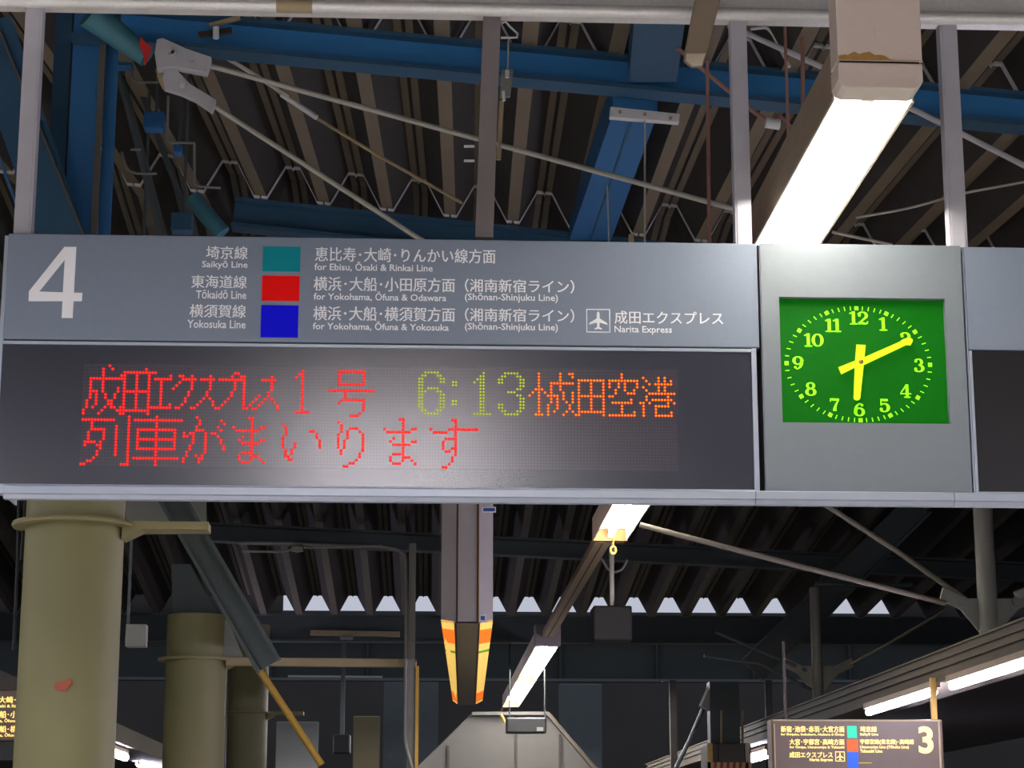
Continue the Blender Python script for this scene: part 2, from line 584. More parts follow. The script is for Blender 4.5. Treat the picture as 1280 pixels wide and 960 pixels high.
solo(MB().bar(p, q, 0.07, 0.07), 'cross_pipe', 'rail_tan', 'pale tan horizontal bar from second column to slim post', 'bar', bevel=0.01)
p, q = P(320, 831, 17.1), P(402, 956, 17.1)
solo(MB().tube([p, q], 0.03), 'strut', 'gold_paint', 'golden strut slanting down right from the pale tan bar', 'strut', smooth=True)
# slim post with conduits
pt = thing('slim_post', 'slim grey post with a bright right edge, left of the hanging box sign', 'post', tuple(P(516, 960, 17.1)))
MB().box(P(510, 800, 17).x, P(519, 800, 17).x, 17.05, 17.12, 0, P(515, 678, 17).z).build('upright', 'panel_grey', pt)
MB().box(P(520, 900, 17).x - 0.006, P(522, 900, 17).x + 0.008, 17.03, 17.1, 0, P(515, 832, 17).z).build('edge_strip', 'gold_paint', pt, label='gold strip painted in for the lit edge')  # light along the post edge painted as a gold strip


def curve_pts(pts, n=6, rad=None):
    """polyline in photo pixels with rounded corners"""
    out = []
    for i, (x, y) in enumerate(pts):
        if 0 < i < len(pts) - 1 and rad:
            a = Vector(pts[i - 1]); b = Vector((x, y)); c = Vector(pts[i + 1])
            da = (a - b); dc = (c - b)
            r = min(rad, da.length * 0.45, dc.length * 0.45)
            p0 = b + da.normalized() * r; p1 = b + dc.normalized() * r
            for j in range(n + 1):
                s = j / n
                out.append(tuple(p0 * (1 - s) ** 2 + b * 2 * s * (1 - s) + p1 * s * s))
        else:
            out.append((x, y))
    return out


def wire(pts, Y, r, name, material, label, cat='conduit', rad=18, Y2=None, n=8, group=None):
    pp = curve_pts(pts, 6, rad)
    N = len(pp)
    w_ = [P(x, y, Y + ((Y2 - Y) * i / (N - 1) if Y2 else 0)) for i, (x, y) in enumerate(pp)]
    return solo(MB().tube(w_, r, n), name, material, label, cat, group, smooth=True)


cnd = None
wire([(298, 679), (360, 679), (380, 681), (480, 683), (507, 690), (508, 760), (506, 930), (516, 962)], 17.03, 0.014, 'conduit', 'panel_grey', 'long grey conduit that curves down beside the slim post', rad=26)
wire([(303, 689), (352, 690), (372, 685), (478, 682)], 17.02, 0.01, 'conduit', 'panel_grey', 'short conduit running just beneath the long curved conduit', rad=10)
m = MB().lathe(P(372, 686, 17.02), [(0.01, -0.03), (0.05, -0.02), (0.055, 0.01), (0.03, 0.035)], 16)
solo(m, 'junction_box', 'panel_grey', 'small round junction box on the short conduit', 'box', smooth=True)
m = MB().box(P(157, 0, 13).x, P(157, 0, 13).x + 0.13, 13, 13.1, P(157, 808, 13).z, P(157, 780, 13).z)
a = P(156, 808, 13); b = P(183, 780, 13)
m = MB().box(a.x, b.x, 13.0, 13.1, a.z, b.z)
eb = thing('equipment_box', 'small grey square box hanging between first and second columns', 'box', tuple(a))
m.build('case', 'panel_grey', eb, bevel=0.006)
MB().tube([P(160, 780, 13.05), Vector((P(160, 780, 13.05).x, 13.05, near_pt(-7, 13.05).z + .02))], 0.010, 8).build('hanger', 'dark_steel', eb)
cdp = thing('cable_drop', 'three thin black cables dropping beside the left edge of the big yellowish column', 'cable', tuple(P(30, 812, 10.8)))
MB().bar(P(20, 590, 10.8), P(70, 590, 10.8), .03, .03).build('bracket', 'dark_steel', cdp)
for x, yb_ in ((22, 812), (31, 700), (43, 650)):
    MB().tube([P(x + 3, 588, 10.78), P(x, 700 if yb_ > 700 else 640, 10.78), P(x - 5, yb_, 10.78)], .009, 8).build('cable', 'black_case', cdp, smooth=True)

# ================================================================== SIGN FRAME
YS = 8.0
fr = thing('sign_frame', 'light grey steel hanging frame that carries the departure sign and the clock', 'frame', tuple(P(640, 620, 8.1)))
zp = P(640, 12.5, 7.95).z
xl, xr = P(-60, 20, 7.95).x, P(1340, 20, 7.95).x
MB().tube([(xl, 7.95, zp), (xr, 7.95, zp)], 0.0275, 20).build('top_pipe', 'pipe_paint', fr, smooth=True)
MB().box(xl, xr, 8.0, 8.12, zp + 0.022, zp + 0.16).build('top_channel', 'pipe_paint', fr)
xb = P(368, 10, 7.95).x
MB().tube([(xb - 0.073, 7.95, zp), (xb + 0.073, 7.95, zp)], 0.0295, 20).build('pipe_sleeve', 'rail_tan', fr, smooth=True, label='tan sleeve clamped round the pipe')
ztop = P(640, 305, 8.1).z


def post(px, w_px, Y, top_z, bot_z, material, depth=0.06):
    x = P(px, 150, Y).x
    hw = w_px / 2 * Y / F * 0.985
    t = 0.004
    m = MB().box(x - hw, x + hw, Y, Y + depth, bot_z, top_z)
    m.box(x - hw * 0.72, x + hw * 0.72, Y - 0.004, Y, bot_z, top_z)
    return m.build('post', material, fr, label='brownish post' if material == 'post_brown' else None)


post(35.5, 23, 8.06, zp + 0.03, ztop, 'post_paint')
post(926, 22, 8.06, zp + 0.03, ztop, 'post_paint')
post(1191, 24, 8.06, zp + 0.03, ztop, 'post_paint')
# brown post, leaning very slightly
a = P(615.5, 14, 8.1); b = P(605, 300, 8.1)
m = MB().hexa([Vector((b.x - .036, 8.06, b.z)), Vector((b.x + .036, 8.06, b.z)), Vector((b.x + .036, 8.14, b.z)), Vector((b.x - .036, 8.14, b.z))],
              [Vector((a.x - .036, 8.06, a.z + .05)), Vector((a.x + .036, 8.06, a.z + .05)), Vector((a.x + .036, 8.14, a.z + .05)), Vector((a.x - .036, 8.14, a.z + .05))])
m.build('post', 'post_brown', fr, label='brownish post')
# bottom rail in three lengths
zr0, zr1 = P(640, 627.5, 7.95).z, P(640, 610.5, 7.95).z
prof = lambda x: [(x, 7.955, zr1), (x, 7.945, zr1 - 0.006), (x, 7.943, zr1 - 0.034), (x, 7.955, zr1 - 0.038), (x, 7.962, zr0), (x, 8.0, zr0), (x, 8.02, zr1)]
XJ = [P(3, 618, 7.95).x, P(944.5, 618, 7.95).x, P(1192.5, 618, 7.95).x, P(1345, 618, 7.95).x]
for i in range(3):
    MB().loft([prof(XJ[i] + 0.0015), prof(XJ[i + 1] - 0.0015)]).build('bottom_rail', 'aluminium', fr)
m = MB().loft([[Vector((XJ[0] - 0.018 * math.sin(a_) + 0.002, 7.955 + 0.0 + 0.02 * s, zr1 - 0.018 + 0.018 * math.cos(a_))) for a_ in [math.pi * k / 8 for k in range(9)]] for s in (0, 14)])
m.build('rail_end_cap', 'aluminium', fr)
ZB = zr1 + 0.0005


def zat(px, py, Y=YS):
    return P(px, py, Y).z


# ================================================================== DEPARTURE SIGN
x0, x1 = P(7, 360, YS).x, P(947.5, 360, YS).x
zh1 = zat(476, 298); zh0 = zat(476, 429); zdb = ZB
ds = thing('departure_sign', 'wide departure sign numbered 4 with a red dot-matrix display, left of the clock', 'sign', ((x0 + x1) / 2, 8.1, zdb))
MB().box(x0, x1, 8.0, 8.24, zh0, zh1).build('header_panel', 'header_paint', ds, bevel=0.004)
MB().box(x0 - 0.018, x0 - 0.001, 8.02, 8.22, zdb, zh1 - 0.004).build('end_plate', 'aluminium', ds)
MB().box(x0, x1, 8.012, 8.24, zh0 - 0.006, zh0 + 0.0).build('groove', 'black_case', ds)
# dark screen
sx1 = P(947.5, 520, YS).x
fw_ = P(947.5, 520, YS).x - P(941, 520, YS).x
MB().box(x0, sx1 - fw_ - 0.001, 8.006, 8.22, zdb + 0.012, zh0 - 0.004).build('screen', 'screen_dark', ds)
MB().box(sx1 - fw_, sx1, 7.998, 8.22, zdb, zh0 - 0.004).build('screen_frame', 'aluminium', ds, bevel=0.002)
MB().box(x0, sx1 - fw_, 7.998, 8.02, zdb, zdb + 0.011).build('screen_frame', 'aluminium', ds, bevel=0.002)
MB().box(x0, sx1 - fw_, 8.0, 8.02, zh0 - 0.019, zh0 - 0.006).build('screen_frame', 'aluminium', ds, bevel=0.002)

# dot matrix, 193 x 32
YD = 8.004


def led_x(c):
    return P(102 + (c + 0.5) * 3.85, 520, YD).x


def led_z(r):
    return P(134, 457.3 + r * 3.97, YD).z


GP = (led_x(10) - led_x(0)) / 10
GZ = (led_z(0) - led_z(10)) / 10
MB().box(led_x(-0.7), led_x(193.2), 8.0045, 8.008, led_z(31.8), led_z(-0.8)).build('matrix_panel', 'screen_grid', ds)

LED = {
    'led_red': [
        # 成
        "8,0 9,1 6,1-6,8 12,3 2,4-12,4 2,4-2,10 6,5-6,8 11,7-11,8 2,8-4,8 4,8-4,12 3,13 1,11-1,13 0,14-0,15 7,9-7,10 8,11 9,11 10,9-10,10 8,12 7,13 6,14 5,15 9,12 9,13 10,13 11,14 12,13-12,15",
        # 田
        "20,1 13,2-23,2 13,2-13,15 17,2-17,14 21,2-21,15 13,8-21,8 13,14-21,14",
        # エ
        "28,3 23,4-28,4 25,4-25,13 22,13-28,13 28,12",
        # ク
        "31,3 32,3 35,3 32,4-36,4 31,5 30,6 29,7 35,4-35,7 34,8-34,9 33,10-33,11 32,12 30,13-31,13",
        # ス
        "41,3 38,4-42,4 41,4-41,7 40,8-40,9 39,10 38,11 37,12 35,13-36,13 41,10 42,11-42,12 43,13",
        # プ
        "44,4-51,4 49,2-50,2 48,3 51,3 49,4-49,7 48,8-48,9 47,10 46,11 45,12 43,13-44,13",
        # レ
        "52,3-52,13 53,13 54,12 55,11 56,10 57,9",
        # ス
        "61,3 58,4-62,4 61,4-61,7 60,8-60,9 59,10 58,11 57,12 55,13-56,13 61,10 62,11 63,12-63,13",
        # 1
        "71,1-71,14 70,2 69,3 69,14-73,14",
        # 号
        "83,1-91,1 83,5-91,5 83,1-83,5 91,1-91,5 80,7-94,7 85,8-85,9 84,10-91,10 83,11 91,11-91,13 90,14 87,15-89,15",
        # 列
        "0,17-10,17 3,18-3,19 3,20-7,20 7,20-7,23 2,21-2,22 2,23 1,24-1,25 2,24-4,24 5,25 6,24-6,26 5,27-5,28 4,29 2,30-3,30 0,31-1,31 11,19-11,28 15,16-15,31 13,31-14,31",
        # 車
        "24,16-24,31 17,17-32,17 18,20-30,20 18,23-30,23 18,26-30,26 18,20-18,26 30,20-30,26 17,29-31,29",
        # が
        "37,16 38,17-38,18 37,19 33,21-33,22 34,22 35,21-36,21 37,20-39,20 36,22-36,24 35,25-35,26 34,27-34,28 33,29-33,30 40,21-40,27 39,28-39,29 37,28 38,29-38,30 45,17 46,18 44,19 45,20 42,21-43,21 44,22 45,23-45,24 46,25-46,26",
        # ま
        "54,16 55,16-55,29 50,20-57,20 49,19 58,19-59,19 52,24-57,24 51,23 52,22 58,23-59,23 52,27-54,27 51,28-51,29 52,30-54,30 56,28-57,28 58,29 59,30",
        # い
        "65,18 66,19-66,21 65,22-65,25 66,26-66,28 67,28-67,29 68,29 68,26-68,27 69,24-69,25 74,20-75,20 76,21-76,22 77,23-77,25",
        # り
        "83,17 84,18-84,20 83,21-83,25 84,26-84,27 85,23-85,25 86,20-86,22 87,19-89,19 90,20 91,21-91,26 90,27-90,28 89,29 87,30-88,30 85,31-86,31",
        # ま
        "103,16 104,16-104,29 99,20-106,20 98,19 107,19-108,19 101,24-106,24 100,23 101,22 107,23-108,23 101,27-103,27 100,28-100,29 101,30-103,30 105,28-106,28 107,29 108,30",
        # す
        "120,16 121,16-121,27 113,19 114,20-118,20 119,19-128,19 118,22-121,22 117,23-117,25 118,26 119,26 120,25 120,28-120,29 119,30 117,31-118,31"],
    'led_yellow': [
        "111,1-115,1 110,2-111,2 115,2-116,2 109,3-109,12 110,3-110,12 116,3-117,3 116,4-117,4 112,6-115,6 111,7 115,7-116,7 116,8-116,12 117,8-117,12 110,13-111,13 115,13-116,13 111,14-115,14",
        "120,4-121,4 120,5-121,5 120,10-121,10 120,11-121,11",
        "130,1-130,13 129,2-129,13 128,3 127,4 127,14-132,14",
        "137,1-141,1 136,2-137,2 141,2-142,2 135,3-136,3 142,3-143,3 135,4-136,4 142,4-143,4 142,5-143,5 141,6-142,6 138,7-140,7 141,8-142,8 142,9-143,9 142,10-143,10 135,11-136,11 142,11-143,11 135,12-136,12 142,12-143,12 136,13-137,13 141,13-142,13 137,14-141,14"],
    'led_orange': [
        "148,1-148,14 147,6-149,6 146,7 145,8 150,7 151,8 147,14-149,14",
        "152,4-152,10 151,11-151,14 152,4-159,4 155,1-155,6 156,7-156,9 157,10 158,11-158,12 159,13 160,14 158,1-159,1 159,2 152,8-154,8 154,8-154,12 153,13 159,7-159,10 157,13 156,14",
        "161,3-169,3 161,3-161,14 165,3-165,13 169,3-169,14 161,8-169,8 161,13-169,13",
        "175,1-175,2 171,3-180,3 171,4-171,5 180,4-180,5 179,6 177,7-179,7 176,4-176,6 174,4-174,5 173,6-173,7 171,8-172,8 172,10-178,10 178,9 175,10-175,14 171,14-179,14 179,13",
        "182,2 183,3 184,4 182,5 183,6 183,8-183,9 181,10-182,10 182,10-182,14 184,10 186,4-191,4 187,2-187,7 189,2-189,7 191,3 184,7-192,7 185,9-191,9 192,10 190,8-190,11 187,11-190,11 186,11-186,14 186,14-191,14 191,13"]}
for mn, glyphs in LED.items():
    for gtext in glyphs:
        dots = set()
        for tok in gtext.split():
            if '-' in tok:
                a, b = tok.split('-')
                (c0, r0), (c1, r1) = [tuple(map(int, s.split(','))) for s in (a, b)]
                n = max(abs(c1 - c0), abs(r1 - r0))
                for i in range(n + 1):
                    dots.add((round(c0 + (c1 - c0) * i / max(n, 1)), round(r0 + (r1 - r0) * i / max(n, 1))))
            else:
                dots.add(tuple(map(int, tok.split(','))))
        m = MB()
        rr = GP * (0.54 if mn == 'led_red' else 0.50 if mn == 'led_orange' else 0.42)
        for c, r in dots:
            cx, cz = led_x(c), led_z(r)
            N = 8
            ring = [(cx + rr * math.cos(2 * math.pi * k / N), YD, cz + rr * math.sin(2 * math.pi * k / N)) for k in range(N)]
            rin = [(cx + rr * 0.6 * math.cos(2 * math.pi * k / N), YD - 0.003, cz + rr * 0.6 * math.sin(2 * math.pi * k / N)) for k in range(N)]
            m.loft([ring, rin])
        o = m.build('led_character', mn, ds, kind='stuff')
        o.data.materials.append(M[mn + '_core'])
        for p_ in o.data.polygons:
            if all(abs(o.data.vertices[v].co.y + ds['_loc'][1] - (YD - 0.003)) < 1e-4 for v in p_.vertices):
                p_.material_index = 1
# unlit dots: a grid of tiny squares in relief
m = MB()
for r in range(32):
    for c in range(193):
        cx, cz = led_x(c), led_z(r)
        h = GP * 0.3
        m.v += [Vector((cx - h, 8.0040, cz - h)), Vector((cx + h, 8.0040, cz - h)), Vector((cx + h, 8.0040, cz + h)), Vector((cx - h, 8.0040, cz + h))]
        k = len(m.v) - 4
        m.f.append((k, k + 1, k + 2, k + 3))
m.build('unlit_leds', 'led_off', ds, kind='stuff')

YT = 7.9985
L = lambda s, a, b, c, d, **k: lettering(s, a, b, c, d, YT, 'letter_white', ds, **k)
# the numeral 4, built as an outline
m = MB()
pts = [(84.5, 308), (95, 308), (95, 377), (103, 377), (103, 388), (95, 388), (91, 397.5), (77, 397.5)]


def poly_px(mb, outer, Y, th=0.001):
    Y = Y - 0.0002 * len(mb.v) / 8
    a = [P(x, y, Y) for x, y in outer]
    return mb.loft([[Vector((p.x, Y, p.z)) for p in a], [Vector((p.x, Y + th, p.z)) for p in a]])


m = MB()
poly_px(m, [(80.5, 308.5), (95.5, 308.5), (92.6, 363), (78.6, 363), (80.8, 325)], YT)      # stem upper
poly_px(m, [(78.6, 363), (92.6, 363), (90.8, 397.5), (77, 397.5)], YT)
poly_px(m, [(36.2, 364), (103, 366), (102.3, 376.5), (35.6, 376.5)], YT)
poly_px(m, [(36.2, 364), (80.5, 308.5), (84, 321), (49, 364.5)], YT)
m.build('platform_number', 'letter_white', ds)
L('埼京線', 257.6, 309.7, 307.5, 324)
L('Saikyō Line', 252.5, 309.7, 326, 337)
L('東海道線', 239, 308.6, 344, 360.3)
L('Tōkaidō Line', 245, 308, 362.7, 373.5)
L('横須賀線', 237, 307.5, 380.5, 397)
L('Yokosuka Line', 234, 307, 400, 410.3)
L('恵比寿・大崎・りんかい線方面', 393.7, 619.5, 310, 328)
L('for Ebisu, Ōsaki & Rinkai Line', 393, 541, 327.5, 340)
L('横浜・大船・小田原方面', 392, 568.8, 346.5, 364.3)
L('（湘南新宿ライン）', 581, 718, 349, 366)
L('for Yokohama, Ōfuna & Odawara', 392, 558, 364.7, 377)
L('(Shōnan-Shinjuku Line)', 581, 697.5, 366.8, 378.5)
L('横浜・大船・横須賀方面', 391.5, 568.8, 383.3, 401.3)
L('（湘南新宿ライン）', 581, 718, 385.5, 402.5)
L('for Yokohama, Ōfuna & Yokosuka', 391, 561, 401.8, 414)
L('(Shōnan-Shinjuku Line)', 581, 697.5, 403.8, 415.3)
L('成田エクスプレス', 768, 904, 389, 405.5)
L('Narita Express', 768, 840, 407.5, 418.3)


def patch(mb_name, x0_, x1_, y0_, y1_, Y, material, parent, label=None):
    ym = (y0_ + y1_) / 2; xm = (x0_ + x1_) / 2
    return MB().box(P(x0_, ym, Y).x, P(x1_, ym, Y).x, Y, Y + 0.002, P(xm, y1_, Y).z, P(xm, y0_, Y).z).build(mb_name, material, parent, label=label)


patch('colour_square', 328.3, 375.5, 308, 339.3, YT, 'teal_print', ds, 'teal square')
patch('colour_square', 327.4, 374.5, 344.6, 376, YT, 'red_print', ds, 'red square')
patch('colour_square', 326.0, 372.8, 381.5, 421.8, YT, 'blue_print', ds, 'blue square')


def plane_icon(x0_, x1_, y0_, y1_, Y, material, parent, lw=0.04):
    xm = (x0_ + x1_) / 2; ym = (y0_ + y1_) / 2
    X0, X1 = P(x0_, ym, Y).x, P(x1_, ym, Y).x
    Z0, Z1 = P(xm, y1_, Y).z, P(xm, y0_, Y).z
    t = lw * (X1 - X0)
    m = MB()
    for b in ((X0, X1, Z0, Z0 + t), (X0, X1, Z1 - t, Z1), (X0, X0 + t, Z0 + t, Z1 - t), (X1 - t, X1, Z0 + t, Z1 - t)):
        m.box(b[0], b[1], Y, Y + 0.001, b[2], b[3])
    W, H = X1 - X0, Z1 - Z0
    cx, cz = (X0 + X1) / 2, (Z0 + Z1) / 2
    half = [(0, .40), (.045, .36), (.06, .28), (.06, .10), (.38, -.10), (.38, -.17), (.06, -.08), (.045, -.26), (.15, -.33), (.15, -.38), (0, -.345)]
    for s in (1, -1):
        poly = [(cx + s * u * W, cz + v * H) for u, v in half]
        if s < 0:
            poly.reverse()
        # fan from the spine so the shape stays exact
        m.prism(poly, Y, Y + 0.001)
    return m.build('airport_pictogram', material, parent)


plane_icon(732.8, 762.8, 386.2, 415.6, YT, 'letter_white', ds)

# ================================================================== CLOCK
cx0, cx1 = P(953.5, 460, YS).x, P(1207, 460, YS).x
zc1, zc0 = zat(1080, 306.5), zat(1080, 617.5)
fx0, fx1 = P(975.5, 450, YS).x, P(1184, 450, YS).x
fz1, fz0 = zat(1080, 373), zat(1080, 529.5)
ck = thing('station_clock', 'grey cabinet clock with a green dial showing about ten past six', 'clock', ((cx0 + cx1) / 2, 8.1, zc0))
m = MB()
m.box(cx0, fx0, 7.99, 8.24, zc0, zc1).box(fx1, cx1, 7.99, 8.24, zc0, zc1).box(fx0, fx1, 7.99, 8.24, fz1, zc1).box(fx0, fx1, 7.99, 8.24, zc0, fz0)
# one continuous front: outer box with a rectangular recess
outer = [(cx0, zc0), (cx1, zc0), (cx1, zc1), (cx0, zc1)]
inner = [(fx0, fz0), (fx1, fz0), (fx1, fz1), (fx0, fz1)]
m = MB()
vv = [(x, 7.99, z) for x, z in outer] + [(x, 7.99, z) for x, z in inner] + [(x, 8.03, z) for x, z in inner] + [(x, 8.24, z) for x, z in outer]
ff = []
for i in range(4):
    j = (i + 1) % 4
    ff += [(i, j, 4 + j, 4 + i), (4 + i, 4 + j, 8 + j, 8 + i), (i, j, 12 + j, 12 + i)]
ff += [(8, 9, 10, 11), (12, 13, 14, 15)]
m.add(vv, ff).build('cabinet', 'clock_case', ck)
# lighter edge strips beside the cabinet
MB().box(cx0 - 0.006, cx0 - 0.0045, 8.0, 8.2, zc0, zc1).build('edge_strip', 'black_case', ck)
MB().box(cx0 - 0.0030, cx0 - 0.0005, 7.995, 8.0, zc0, zc1).build('edge_strip', 'aluminium', ck)
MB().box(fx0 + 0.001, fx1 - 0.001, 8.022, 8.0295, fz0 + 0.001, fz1 - 0.001).build('dial', 'dial_green', ck)
S = 8.022 / F / 5.3333
SX = (P(1133, 455, 8.022).x - P(1013, 455, 8.022).x) / 640
SZ = (P(1073, 395, 8.022).z - P(1073, 515, 8.022).z) / 640
S = (SX + SZ) / 2
CC = P(1073, 455, 8.022)
ccx, ccz = CC.x, CC.z
A_, B_ = 478 * SX, 373 * SZ
YDL = 8.0205
for i in range(60):
    th = math.radians(i * 6)
    r = 1 / math.sqrt((math.sin(th) / A_) ** 2 + (math.cos(th) / B_) ** 2)
    c, s = math.sin(th) * r, math.cos(th) * r
    if i % 5 == 0:
        h, w2 = 13 * S, 13 * S
    else:
        h, w2 = 13.5 * S, 2.8 * S
    d = Vector((math.sin(th), 0, math.cos(th)))
    n = Vector((math.cos(th), 0, -math.sin(th)))
    o = Vector((ccx + c, YDL, ccz + s))
    q = [o - d * h - n * w2, o + d * h - n * w2, o + d * h + n * w2, o - d * h + n * w2]
    MB().loft([q, [v + Vector((0, 0.0012, 0)) for v in q]]).build('hour_mark' if i % 5 == 0 else 'minute_mark', 'numeral_lime', ck)

# slab-serif numerals drawn with strokes in a 0..1 high box
def ribbon(mb, pts, T, y, th=0.0012):
    """pts: (u, v, half width) ; T maps (u, v) to world x, z"""
    Lf, Rt = [], []
    n = len(pts)
    for i, (u, v, h) in enumerate(pts):
        a = pts[max(i - 1, 0)]; b = pts[min(i + 1, n - 1)]
        dx, dz = b[0] - a[0], b[1] - a[1]
        l = math.hypot(dx, dz) or 1
        nx, nz = -dz / l, dx / l
        Lf.append((u + nx * h, v + nz * h)); Rt.append((u - nx * h, v - nz * h))
    for i in range(n - 1):
        q = [T(*Lf[i]), T(*Lf[i + 1]), T(*Rt[i + 1]), T(*Rt[i])]
        mb.loft([[Vector((x, y, z)) for x, z in q], [Vector((x, y + th, z)) for x, z in q]])


def arc(cx, cy, rx, ry, a0, a1, h0, h1, n=14):
    """half width swells where the stroke runs vertically"""
    out = []
    for i in range(n + 1):
        a = math.radians(a0 + (a1 - a0) * i / n)
        k = abs(math.cos(a)) ** 1.3
        out.append((cx + rx * math.cos(a), cy + ry * math.sin(a), h0 + (h1 - h0) * k))
    return out


def disc(u, v, r, n=10):
    return [(u + r * math.cos(2 * math.pi * k / n), v + r * math.sin(2 * math.pi * k / n)) for k in range(n)]


TN, TK = 0.035, 0.095


def digit(d):
    """returns (ribbons, polygons, width)"""
    R = lambda x0_, y0_, x1_, y1_: [(x0_, y0_), (x1_, y0_), (x1_, y1_), (x0_, y1_)]
    if d == '0':
        return [arc(.36, .5, .27, .455, 0, 360, TN, TK, 28)], [], .72
    if d == '1':
        return [], [R(.17, 0, .36, 1), R(.03, 0, .50, .08), [(.02, .82), (.17, .86), (.17, 1), (.13, .93), (.02, .90)], R(.02, .82, .2, .89)], .52
    if d == '2':
        top = arc(.34, .70, .24, .255, 165, -50, TN, TK, 16)
        tail = [(top[-1][0], top[-1][1], .075), (.33, .34, .06), (.14, .13, .055), (.09, .05, .06)]
        return [top[:-1] + tail, [(.08, .09, .07), (.3, .12, .085), (.5, .07, .07), (.62, .10, .045), (.64, .26, .03)]], [disc(.15, .70, .09)], .68
    if d == '3':
        return [arc(.32, .735, .20, .225, 150, -90, TN, .085, 14), arc(.33, .26, .245, .25, 90, -155, TN, .095, 16)], [disc(.16, .79, .085), disc(.13, .22, .09)], .66
    if d == '4':
        return [[(.42, .97, .05), (.06, .36, .03)]], [R(.36, 0, .53, 1), R(.02, .26, .70, .335), R(.25, 0, .64, .075)], .72
    if d == '5':
        return [arc(.33, .34, .25, .305, 125, -150, TN, .095, 18), [(.14, .97, .03), (.14, .5, .035)]], [R(.11, .84, .56, .99), disc(.14, .24, .09)], .66
    if d == '6':
        return [arc(.36, .32, .245, .285, 0, 360, TN, .09, 24), [(.135, .32, .09), (.14, .55, .09), (.22, .80, .07), (.38, .955, .035), (.50, .93, .04)]], [disc(.53, .83, .085)], .68
    if d == '7':
        return [[(.58, .88, .03), (.42, .55, .06), (.33, .25, .09), (.32, .03, .10)], [(.08, .93, .05), (.25, .90, .085), (.45, .88, .08), (.6, .93, .05)]], [R(.05, .74, .11, .98)], .66
    if d == '8':
        return [arc(.35, .745, .20, .215, 0, 360, TN, .08, 22), arc(.35, .265, .245, .245, 0, 360, TN, .095, 24)], [], .70
    if d == '9':
        r6, p6, w6 = digit('6')
        return [[(.70 - u, 1 - v, h) for u, v, h in r] for r in r6], [[(.70 - u, 1 - v) for u, v in p_] for p_ in p6], .68


NUM = {'12': (602, 200), '1': (768, 240), '2': (915, 338), '3': (1005, 514), '4': (918, 687), '5': (775, 783), '6': (607, 810),
       '7': (445, 778), '8': (285, 672), '9': (200, 499), '10': (302, 347), '11': (432, 249)}
for s, (u, v) in NUM.items():
    c = P(960 + u / 5.3333, 360 + v / 5.3333, YDL)
    H = 88 * S
    K = 1.22
    gl = [digit(ch) for ch in s]
    W = sum(g_[2] for g_ in gl) * K * (0.93 if len(s) == 2 else 1)
    xx = -W / 2
    m = MB()
    for rb, pg, wd in gl:
        T = lambda a, b, xx=xx: (c.x + (xx + a * K) * H, c.z + (b - 0.5) * H)
        for r in rb:
            ribbon(m, r, T, YDL)
        for pgn in pg:
            q = [T(*a) for a in pgn]
            m.loft([[Vector((x, YDL, z)) for x, z in q], [Vector((x, YDL + 0.0012, z)) for x, z in q]])
        xx += wd * K * (0.93 if len(s) == 2 else 1)
    m.build('numeral', 'numeral_lime', ck)


def crop6(u, v, Y):
    return P(960 + u / 5.3333, 360 + v / 5.3333, Y)


def hand(poly, Y, name):
    a = [crop6(u, v, Y) for u, v in poly]
    MB().loft([[Vector((p.x, Y, p.z)) for p in a], [Vector((p.x, Y + 0.0025, p.z)) for p in a]]).build(name, 'hand_yellow', ck)


hand([(590, 377), (651, 380), (640, 500), (615, 735), (607, 746), (592, 749), (578, 745), (571, 735), (580, 500)], 8.003, 'hour_hand')
hand([(469, 528), (580, 484), (640, 462), (880, 357), (897, 343), (925, 333), (950, 332), (965, 342), (964, 358), (955, 372), (950, 382), (925, 378), (640, 513), (600, 520), (489, 575)], 7.998, 'minute_hand')
pc = crop6(621, 490, 7.994)
ring = lambda r, y: [Vector((pc.x + r * math.cos(2 * math.pi * k / 16), y, pc.z + r * math.sin(2 * math.pi * k / 16))) for k in range(16)]
MB().loft([ring(15 * S, 8.024), ring(15 * S, 7.994), ring(9 * S, 7.991)]).build('centre_pin', 'brass', ck, smooth=True)

# ================================================================== RIGHT-HAND SIGN
rx0 = P(1211, 460, YS).x; rx1 = P(1345, 400, YS).x
rs = thing('departure_sign', 'dark blank departure sign cut by the right edge, right of the clock', 'sign', ((rx0 + rx1) / 2, 8.1, ZB))
zrh1, zrh0 = zat(1245, 309), zat(1245, 437.5)
MB().box(rx0 + 0.003, rx1, 8.0, 8.24, zrh0, zrh1).build('header_panel', 'header_paint', rs, bevel=0.004)
MB().box(rx0 + 0.003, rx0 + 0.016, 7.998, 8.22, ZB, zrh0 - 0.003).build('screen_frame', 'aluminium', rs, bevel=0.002)
MB().box(rx0 + 0.016, rx1, 7.998, 8.02, ZB, ZB + 0.011).build('screen_frame', 'aluminium', rs, bevel=0.002)
MB().box(rx0 + 0.017, rx1, 8.006, 8.22, ZB + 0.012, zrh0 - 0.003).build('screen', 'screen_black', rs)
MB().box(rx0 - 0.004, rx0 + 0.001, 8.0, 8.2, ZB, zrh1).build('end_plate', 'aluminium', rs)

# ================================================================== LUMINAIRES
def lx(Y):
    return 1.625 + 0.005 * (Y - 7.75)


